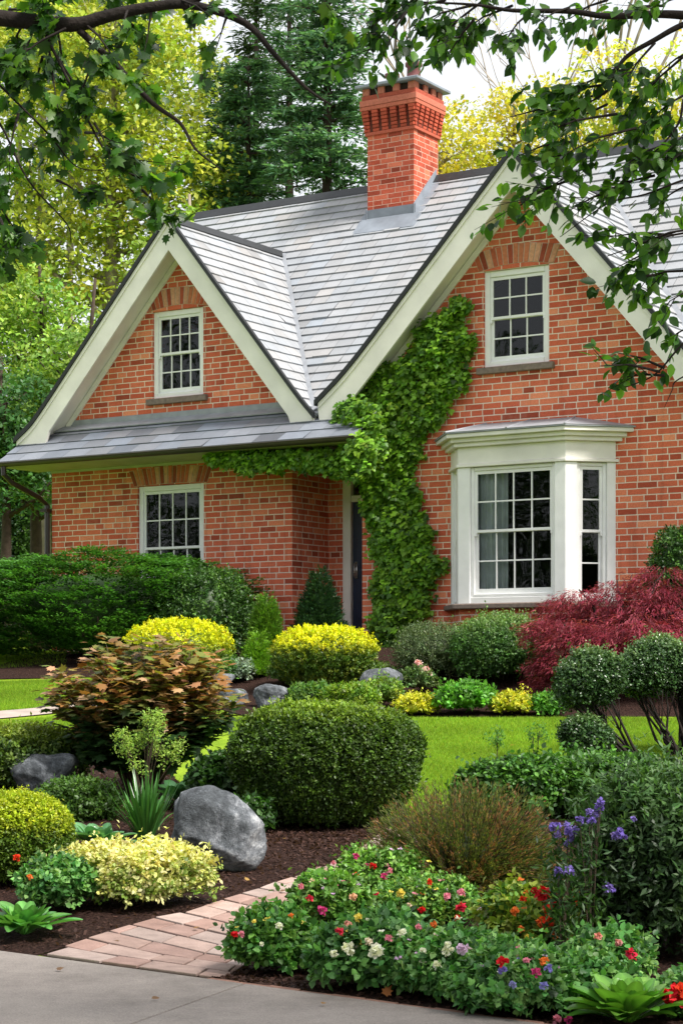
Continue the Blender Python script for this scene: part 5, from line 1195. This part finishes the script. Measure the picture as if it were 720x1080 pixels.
# ================================================================== TREES
def tree_bg(name, label, px, D, height, trunk_r, crown, cols, mat='leaf', group=None, limb=16, bark='bark', leaf=.16, per=26, lean=0.0, clump=.55, flat=.35, trunk_top=.92, zbase=None, dens=1.0, kind='rhomb'):
    """crown: list of (cx,cz,rx,rz,n) in metres relative to the base"""
    x = (px-CXP)/FPX*D; z = float(ground(x, D)) if zbase is None else zbase
    root = empty(name, (x, D, z), 0, label, 'tree', group); mb = MB(); top = (lean*height, 0, height*trunk_top)
    pts = [(lean*height*t**1.3+.12*math.sin(t*7+px)*t, .1*math.sin(t*5+px*2)*t, height*trunk_top*t-.1) for t in np.linspace(0,1,9)]
    mb.tube(pts, [trunk_r*(1-.86*t)+.01 for t in np.linspace(0,1,9)], 9)
    L = Leaves(); C = []
    for (cx, cz, rx, rz, n) in crown:
        n = int(n*dens); d = rnd_dir(n); u = RNG.random(n)**(1/2.2); P = np.array([cx, 0, cz])+d*u[:,None]*np.array([rx, rx*.8, rz]); C.append(P)
    C = np.concatenate(C); n = len(C); k = per
    sz = clump*RNG.uniform(.5,1.2,(n,1))
    off = RNG.normal(0,.5,(n,k,3))*np.array([1,1,flat]); Q = C[:,None,:]+off*sz[...,None]; Q[...,2] -= (off[...,0]**2+off[...,1]**2)*sz*.25
    cl = palette(n, cols, None, .16)[:,None,:]*(1+RNG.normal(0,.10,(n,k,1)))
    L.add(kind, Q.reshape(-1,3), unit(np.array([0,-.25,1.])+rnd_dir(n*k)*.6), unit(rnd_dir(n*k)+[0,0,-.2]), leaf*RNG.uniform(.6,1.3,n*k), cl.reshape(-1,3), 1.1)
    L.build('crown', M[mat], root)
    idx = RNG.choice(n, min(n, limb), False)
    for i in idx:
        c = C[i]; t = np.clip((c[2]-np.hypot(c[0],c[1])*.6)/(height*trunk_top), .12, .95); j = int(t*8); f = t*8-j; b = np.array(pts[j])*(1-f)+np.array(pts[min(j+1,8)])*f
        mid = b*.45+c*.55+np.array([0,0,-.15]); r0 = trunk_r*(1-.86*t)*.55+.012; mb.tube([tuple(b), tuple(mid), tuple(c)], [r0, r0*.6, .008], 5)
    mb.build('trunk', M[bark], root, True); return root
YT = [(.38,.44,.05),(.46,.49,.06),(.26,.36,.05)]
YB = [(.55,.50,.05),(.62,.54,.06),(.42,.43,.05)]
MT = [(.12,.25,.05),(.16,.31,.06),(.09,.19,.04)]  # left background greens raised to put haze and sky light into the leaf colour
DT = [(.022,.06,.022),(.03,.08,.028),(.045,.10,.035)]
# metres per pixel at distance D: D/2098
tree_bg('deciduous_tree', 'tall yellow-green tree behind the left gable', 120, 52, 19.5, .30, [(-.3,15.5,3.1,3.2,480),(.8,12.2,2.7,2.0,300),(-1.6,10.2,2.2,1.8,170),(.9,8.9,1.9,1.5,130)], YT, limb=40, bark='palebark', leaf=.17, per=26, clump=.75)
tree_bg('deciduous_tree', 'yellow-green tree at the left edge with a pale bare trunk', 45, 56, 20, .26, [(-.6,16.5,2.4,2.6,240),(0,12.8,2.0,1.6,130),(-1,9.9,1.8,1.6,150)], YT+MT[:1], limb=34, bark='palebark', leaf=.18, clump=.75)
tree_bg('deciduous_tree', 'mid green tree crown right above the left gable apex', 205, 47, 12, .18, [(-.1,8.8,1.5,1.9,230),(-.6,6.4,1.4,1.2,140)], [(.24,.36,.05),(.30,.40,.06)], limb=26, bark='palebark', leaf=.15, clump=.6)
tree_bg('deciduous_tree', 'bright layered green tree left of the gable, in front of the pale trunks', 40, 43, 9.6, .16, [(-.4,7.4,1.5,1.1,150),(.5,6.1,1.7,1.0,190),(-.9,5.3,1.7,1.0,170),(.1,4.1,1.8,.8,160)], [(.22,.36,.05),(.28,.40,.06),(.15,.29,.05)], limb=34, leaf=.13, clump=.7, flat=.2)
tree_bg('deciduous_tree', 'fresh green small tree behind the left bargeboard', 100, 41, 8.5, .14, [(-.2,5.9,1.3,1.0,140),(-.7,4.7,1.3,.8,140)], [(.24,.37,.05),(.17,.30,.05)], limb=24, leaf=.12, clump=.6, flat=.2)
tree_bg('deciduous_tree', 'dark green understorey tree at the left edge below the yellow-green crowns', 5, 40, 6.6, .14, [(-.3,4.9,1.5,1.1,170),(.2,3.8,1.4,1.0,180)], [(.04,.12,.03),(.06,.15,.035)], limb=24, leaf=.12, clump=.6, flat=.3)
for i, (px, D, h, lab) in enumerate(((115,58,15,'slender pale trunk of a tall forest tree left of the left gable apex'),(72,60,16,'second pale forest trunk, between the slender one and the left edge'),(20,62,17,'pale forest trunk close to the left edge'),(160,63,16,'thin pale forest trunk just left of the gable apex'))):
    tree_bg('forest_tree', lab, px, D, h+5, .22, [(0,h+2,1.9,2.6,120)], YT+MT, group='forest trees behind the left gable', limb=24, bark='palebark', leaf=.2, clump=.7)
shrub('evergreen_shrub', 'dark glossy evergreen shrub against the left corner of the house', 'shrub', -12, 672, 158, 484, DG+[(.03,.07,.03)], .10, 3200, 11, kind='oval', mat='gloss', depth=.7, amp=.12, tw=.25, e=2.3)
shrub('evergreen_shrub', 'low green bush beyond the left corner of the house, under the eaves', 'shrub', 40, 668, 70, 470, MG, .09, 1500, 10, kind='oval', depth=.6, amp=.14, tw=.2)
# conifers behind the roof
def big_conifer(label, px, D, height, R, cols, seed, low=.15, gaps=1.0, droop=.10):
    rr = np.random.default_rng(seed); x = (px-CXP)/FPX*D; z = float(ground(x,D)); root = empty('conifer_tree', (x,D,z), 0, label, 'conifer', None); mb = MB(); L = Leaves()
    mb.tube([(0,0,-.1),(0,0,height*.5),(0,0,height)], [.26,.16,.02], 9)
    zb = height*low; nlev = int((height-zb)/.36)
    for i in range(nlev):
        zz = zb+(height-zb)*i/nlev; u = i/nlev; r = R*(1-u)**.75+.25
        for j in range(6):
            if rr.random() > .85*gaps: continue
            a = rr.uniform(0,2*PI); ln = r*rr.uniform(.65,1.1); dr = np.array([math.cos(a), math.sin(a), 0]); sd_ = np.array([-dr[1],dr[0],0]); tip = dr*ln+np.array([0,0,zz-ln*droop+.25*rr.random()]); b = np.array([0,0,zz])
            mb.tube([tuple(b), tuple((b+tip)/2+np.array([0,0,.12])), tuple(tip)], [.035,.022,.006], 4, False)
            n = int(95*ln/1.6)+30; t = rr.uniform(.18,1.0,n); w_ = (.12+.42*np.sin(np.clip(t,0,1)*PI*.8))*rr.normal(0,.6,n)
            Q = b+(tip-b)*t[:,None]+sd_*w_[:,None]+np.stack([0*t,0*t,.12*np.sin(t*PI)-.10*np.abs(w_)+rr.normal(0,.05,n)],1)
            T = unit(dr+sd_*np.sign(w_)[:,None]*.8+rnd_dir(n)*.35); kk = rr.uniform(.8,1.2)
            L.add('narrow', Q, unit(np.array([0,-.2,1.])+rnd_dir(n)*.4), T, rr.uniform(.16,.32,n), palette(n, cols)*kk, 1.9)
            m_ = n//2; Q2 = Q[:m_]+rr.normal(0,.05,(m_,3)); L.add('narrow', Q2, rnd_dir(m_), unit(rnd_dir(m_)+[0,0,-.5]), rr.uniform(.12,.22,m_), palette(m_, cols)*kk, 1.6)
    L.build('crown', M['leaf'], root); mb.build('trunk', M['bark'], root, True)
CB = [(.08,.18,.10),(.11,.22,.12),(.15,.28,.15)]  # conifer greens raised too, slight haze painted into the colour
big_conifer('blue-green conifer behind the roof, immediately left of the chimney', 345, 50, 19.5, 2.5, CB, 1)
big_conifer('blue-green conifer behind the roof between the two gables', 262, 52, 15.5, 2.6, CB, 2)
big_conifer('tall thin conifer with open top, rising behind the other conifers', 305, 60, 22, 2.3, CB, 3, gaps=.55)
big_conifer('slim open conifer seen against the white sky above the roof', 270, 62, 22, 1.9, [(.06,.12,.05),(.09,.15,.06)], 4, gaps=.5)
big_conifer('dark conifer just behind the left end of the main roof', 235, 58, 17, 2.3, CB, 6)
tree_bg('deciduous_tree', 'bright yellow tree right of the chimney', 470, 58, 16.5, .18, [(0,14.6,1.5,1.4,90),(-.2,12.4,1.7,1.6,170),(.9,11.9,1.4,1.3,110)], YB, limb=60, bark='palebark', leaf=.16, per=22, clump=.6)
tree_bg('deciduous_tree', 'bright yellow tree above the apex of the right gable', 545, 60, 18, .2, [(.3,15.3,2.0,1.6,160),(-.9,13.6,1.5,1.4,130),(.9,12.9,1.8,1.5,150)], YB, limb=60, bark='palebark', leaf=.16, per=22, clump=.65)
tree_bg('deciduous_tree', 'golden-green tree in the top right, behind the overhanging leaves', 640, 57, 18, .2, [(0,15.2,2.2,2.0,210),(.6,12.6,2.2,1.6,190)], YB+YT, limb=40, bark='palebark', leaf=.16, per=22, clump=.65)
tree_bg('deciduous_tree', 'yellow-green tree at the far right, behind the overhanging leaves', 730, 55, 18, .2, [(0,14.5,2.0,2.6,120)], YB+YT, limb=30, bark='palebark', leaf=.16, per=22, clump=.65)
for i, (px, D, h, lab) in enumerate(((615,66,23,'bare-branched pale tree fanning up against the sky right of the right gable apex'),(520,68,21,'thin half-bare tree between the two yellow trees'))):
    x = (px-CXP)/FPX*D; root = empty('bare_tree', (x,D,float(ground(x,D))), 0, lab, 'tree'); mb = MB(); L = Leaves(); random.seed(40+i)
    def br(p, d, ln, r, lev):
        q = p+d*ln; mid = (p+q)/2+Vector((random.gauss(0,.05),random.gauss(0,.05),0))*ln; mb.tube([p, mid, q], [r, r*.85, r*.62], 5 if lev < 3 else 3, False)
        if lev > 5: L.add('rhomb', np.array(q)+RNG.normal(0,.22,(7,3)), rnd_dir(7), rnd_dir(7), .13, palette(7, YB)); return
        for k in range(3 if lev in (1,2,3) else 2):
            nd_ = (d+Vector((random.gauss(0,.30),random.gauss(0,.30),random.uniform(0,.18)))).normalized(); br(q, nd_, ln*random.uniform(.62,.82), r*.6, lev+1)
    br(Vector((0,0,-.1)), Vector((0,0,1)), h*.42, .17, 0); mb.build('trunk', M['palebark'], root, True); L.build('crown', M['soft'], root)
# far wood behind everything on the left and right
def wood(label, x0, x1, D, h, cols, n, seed, name='far_woodland', D2=None):
    L = Leaves(); rr = np.random.default_rng(seed); q = rr.random(n); X = x0+(x1-x0)*q+(0 if D2 is None else rr.normal(0,2.0,n)); Y = D+(0 if D2 is None else (D2-D)*q)+rr.normal(0,2.0,n); top = h*(.8+.2*np.sin(X*.7)+.12*np.sin(X*1.9)); Zz = ground(X,Y)+top*rr.random(n)**.8
    k = 22; C = np.stack([X,Y,Zz],1); Q = C[:,None,:]+rr.normal(0,.5,(n,k,3))*np.array([1,1,.4]); L.add('rhomb', Q.reshape(-1,3), unit(np.array([0,-.4,1.])+rnd_dir(n*k)*.6), rnd_dir(n*k), rr.uniform(.2,.42,n*k), (palette(n, cols)[:,None,:]*np.ones((1,k,1))).reshape(-1,3))
    o = L.build(name, M['leaf']); tag(o, label, 'woodland', kind='stuff')
wood('mass of green woodland behind the house at the left', -22, -2.5, 68, 9.5, [(.07,.16,.03),(.11,.21,.03),(.04,.10,.03)], 1500, 1)
wood('mass of green woodland hidden behind the house roof', -2.5, 24, 72, 7, [(.10,.18,.03),(.2,.26,.03)], 700, 2)
wood('mass of trees across the street, mirrored in the window panes', -40, 40, -30, 13, [(.05,.11,.03),(.08,.15,.03)], 2600, 3, 'far_woodland')
wood('mass of trees far to the left beyond the street, mirrored in the window panes', -42, -36, 34, 15, [(.04,.09,.03),(.07,.13,.03)], 3600, 5, D2=-26)
# ---- overhanging branches of two near trees whose trunks stand outside the picture
def overhang(name, label, D, trunk, crown, mains, sprays, seed, leafcols, leaf=.085, kind='lobed'):
    random.seed(seed); root = empty(name, (trunk[0], trunk[1], -1.6), 0, label, 'tree'); o3 = np.array([trunk[0], trunk[1], -1.6])
    def W(px, py, dy=0.0): d = D+dy; return np.array([(px-CXP)/FPX*d, d, (HY-py)/FPX*d])-o3
    mb = MB(); mb.tube([(0,0,-.2),(.05,.02,2),(0,0,4.2),(.0,.0,5.6)], [.17,.13,.10,.05], 12); mb.build('trunk', M['bark'], root, True)
    mb = MB(); 
    for pts, r0, r1 in mains:
        P = [W(*p) if len(p) > 2 else W(p[0], p[1], 0) for p in pts]; P = smooth_line(P, 5)
        if pts[0][0] < -20 or pts[0][0] > 740: P = [np.array((0,0,P[0][2]-.25))] + P
        mb.tube([tuple(p) for p in P], np.linspace(r0, r1, len(P)), 8)
    L = Leaves(); tw = MB()
    for (x0, y0, x1, y1, n, dz, dn) in sprays:        # twigs: start, end, leaves, depth offset, droop of leaves
        a, b = W(x0, y0, dz), W(x1, y1, dz+random.uniform(-.25,.25)); ln = np.linalg.norm(b-a); nt_ = max(2, int(n/9))
        mid = (a+b)/2+np.array([0,0,.05*ln]); tw.tube([tuple(a), tuple(mid), tuple(b)], [.006,.004,.0015], 5)
        for j in range(nt_):
            t = random.uniform(.25,1.0); p = (1-t)**2*a+2*t*(1-t)*mid+t*t*b; dr = unit((b-a)/max(ln,.01)+rnd_dir(1)[0]*.8+np.array([0,0,-.18])); tl = random.uniform(.08,.19); q = p+dr*tl
            tw.tube([tuple(p), tuple(q)], [.0025,.001], 3, False); m_ = 9; u = RNG.uniform(.2,1.05,m_)[:,None]
            B = p+(q-p)*u+RNG.normal(0,.012,(m_,3)); T = unit(rnd_dir(m_)*.8+dr*.5+np.array([0,0,-.55*dn])); Nn = unit(rnd_dir(m_)*.75+np.array([0,-.25,.95]))
            L.add(kind, B, Nn, T, leaf*RNG.uniform(.55,1.15,m_), palette(m_, leafcols, None, .22), 1.0)
    cx, cy, cz, cr = crown; n = 520; d_ = rnd_dir(n); C = np.array([cx, cy, cz])-o3+d_*(RNG.random((n,1))**.4)*np.array([cr, cr, cr*.6]); k = 11  # unseen crown above the view; the right tree's was added to shade the pavement
    Q = C[:,None,:]+RNG.normal(0,.13,(n,k,3)); L.add(kind, Q.reshape(-1,3), unit(np.array([0,0,1.])+rnd_dir(n*k)*.6), unit(rnd_dir(n*k)+[0,0,-.3]), leaf*1.5*RNG.uniform(.7,1.2,n*k), palette(n*k, leafcols))
    for i in range(26):
        e_ = C[i]; mb.tube([(0,0,random.uniform(3.2,5.2)), tuple(e_*.5+np.array([0,0,2.4])), tuple(e_)], [.05,.03,.008], 5)
    L.build('foliage', M['over'], root); mb.build('branch', M['darkbark'], root, True); tw.build('twigs', M['darkbark'], root)
OC = [(.022,.065,.012),(.035,.10,.015),(.06,.15,.02),(.015,.045,.01)]
overhang('overhanging_tree', 'dark leafy tree whose branches hang into the upper left of the view', 7.2, (-2.6, 6.6), (-3.2, 5.6, 6.2, 2.4),
    [([(-40,14),(0,19),(75,26),(110,18),(150,9),(200,5),(258,24),(290,58),(322,92),(348,110)],.034,.003), ([(84,32),(120,66),(160,108),(190,130),(207,158),(235,180)],.014,.002),
     ([(40,20),(60,60),(100,140),(130,190),(160,222)],.007,.002), ([(-30,60),(0,90),(50,140),(80,175),(110,180)],.006,.0015), ([(-30,100),(0,130),(30,190),(70,235),(75,255)],.006,.0015), ([(192,8),(215,-8),(235,-40)],.018,.012)],
    [(40,20,20,80,60,0,1),(60,25,70,95,70,.1,1),(70,30,20,60,60,-.2,1),(50,40,60,110,60,.1,1),(30,15,5,70,60,0,1),(10,10,60,20,60,.2,.8),(60,0,140,-5,60,.2,.6),(0,0,60,-10,60,0,.5),(90,25,120,60,45,0,1),(110,10,160,40,40,.2,1),
     (60,60,90,110,60,0,1),(100,60,80,120,40,0,1),(45,60,35,105,40,0,1),(130,80,158,80,26,.1,1),(100,130,115,160,50,0,1),(70,120,60,145,36,0,1),(120,160,150,172,34,0,1),(130,180,165,200,40,0,1),(150,200,172,226,30,0,1),(90,140,120,150,34,.2,1),(20,120,10,160,26,0,1),
     (60,190,85,205,30,0,1),(0,150,-10,200,30,0,1),(0,230,12,262,44,0,1),(-10,240,22,285,44,0,1),(-15,200,20,248,30,0,1),(190,0,225,20,16,0,1),(240,15,232,40,12,0,1),(160,10,155,45,26,0,1),(135,10,130,30,26,0,1),(330,-20,345,8,24,0,1),(300,-30,335,-4,20,0,1)],
    11, OC+[(.09,.19,.02)], .058)
overhang('overhanging_tree', 'leafy tree whose branches reach in from the right, across the roof', 7.6, (3.3, 7.2), (4.2, 5.8, 6.3, 2.7),
    [([(770,20),(720,16),(690,15),(640,17),(600,12),(540,11),(500,5),(440,2)],.020,.003), ([(770,10),(720,26),(690,42),(660,60),(645,82),(640,96),(600,120)],.014,.003), ([(770,40),(725,95),(715,130),(690,160),(660,180)],.008,.002),
     ([(760,330),(720,362),(690,395),(655,410)],.006,.002), ([(760,180),(720,190),(680,205),(640,215),(590,250)],.006,.0015), ([(760,240),(700,250),(640,270)],.006,.002), ([(760,380),(715,400),(708,412),(700,430)],.004,.001)],
    [(470,0,395,22,60,0,1),(500,5,430,30,70,.1,1),(540,6,480,38,70,.1,1),(440,2,378,66,46,0,1),(560,12,530,46,50,0,1),(510,0,455,50,50,.2,1),(480,-14,420,8,60,0,.8),(560,-18,500,-8,60,0,.7),(600,8,570,22,36,0,1),(640,0,600,20,36,0,.8),(500,20,470,62,36,-.2,1),(430,10,408,50,26,0,1),
     (700,6,650,14,40,.1,1),(720,-5,690,10,40,0,1),(650,72,612,92,40,0,1),(645,88,565,108,70,0,1),(640,96,570,128,70,.1,1),(690,45,655,90,50,0,1),(720,60,670,110,70,0,1),(730,95,680,130,70,.1,1),(650,120,560,146,70,0,1),(670,135,590,165,70,0,1),(710,150,650,180,70,.2,1),(740,150,700,175,60,0,1),(640,110,590,140,60,.2,1),
     (600,116,535,124,40,0,1),(600,150,545,165,36,0,1),(630,172,575,200,50,0,1),(600,190,550,214,36,0,1),(580,208,535,222,22,0,1),(690,185,630,205,50,0,1),(740,190,690,215,50,0,1),(650,200,600,222,30,0,1),
     (740,240,670,258,50,0,1),(710,248,640,250,40,.1,1),(700,262,650,282,44,0,1),(730,285,672,296,50,0,1),(690,290,650,298,24,0,1),(745,300,705,318,36,0,1),
     (700,388,650,372,26,0,.7),(695,392,632,386,30,0,.8),(700,396,655,398,26,0,.8),(735,50,690,80,50,.2,1),(740,110,715,150,50,0,1),(660,60,645,80,16,0,1),(740,340,712,352,16,0,1)],
    12, OC+[(.07,.17,.018),(.10,.22,.02)], .058, 'drop')
# ================================================================== LIGHT AND CAMERA
w = bpy.data.worlds.new('World'); scn.world = w; w.use_nodes = True; nt = w.node_tree; L = nt.links
bg = nt.nodes['Background']
SUN_AZ, SUN_EL = math.radians(128), math.radians(52)     # azimuth from +Y (north) clockwise, towards the viewer's right and behind
sky = nt.nodes.new('ShaderNodeTexSky'); sky.sky_type = 'NISHITA'; sky.sun_disc = False
sky.sun_elevation = SUN_EL; sky.sun_rotation = SUN_AZ; sky.air_density = 1.2; sky.dust_density = 3.0; sky.ozone_density = 1.0
# a high, thin, milky cloud sheet over the blue
cl = nt.nodes.new('ShaderNodeMix'); cl.data_type = 'RGBA'; cl.inputs[0].default_value = .78
L.new(sky.outputs[0], cl.inputs[6]); cl.inputs[7].default_value = (9.2, 9.4, 9.7, 1)
L.new(cl.outputs[2], bg.inputs['Color']); bg.inputs['Strength'].default_value = .068
sun = bpy.data.lights.new('sun', 'SUN'); sun.energy = 3.7; sun.angle = math.radians(12); sun.color = (1, .95, .88)
so = bpy.data.objects.new('sun', sun); COL.objects.link(so)
dirv = Vector((math.sin(SUN_AZ)*math.cos(SUN_EL), math.cos(SUN_AZ)*math.cos(SUN_EL), math.sin(SUN_EL)))
so.rotation_euler = dirv.to_track_quat('Z', 'Y').to_euler(); so.location = (6, -4, 14)
cam = bpy.data.cameras.new('camera'); co = bpy.data.objects.new('camera', cam); COL.objects.link(co)
co.location = (0,0,0); co.rotation_euler = (PI/2, 0, 0)
cam.sensor_fit = 'AUTO'; cam.sensor_width = 36; cam.lens = FPX/1080*36; cam.shift_y = (HY-540)/1080; cam.clip_start = .1; cam.clip_end = 600
scn.camera = co
scn.view_settings.view_transform = 'Standard'; scn.view_settings.look = 'None'; scn.view_settings.exposure = 1.0; scn.view_settings.gamma = 1
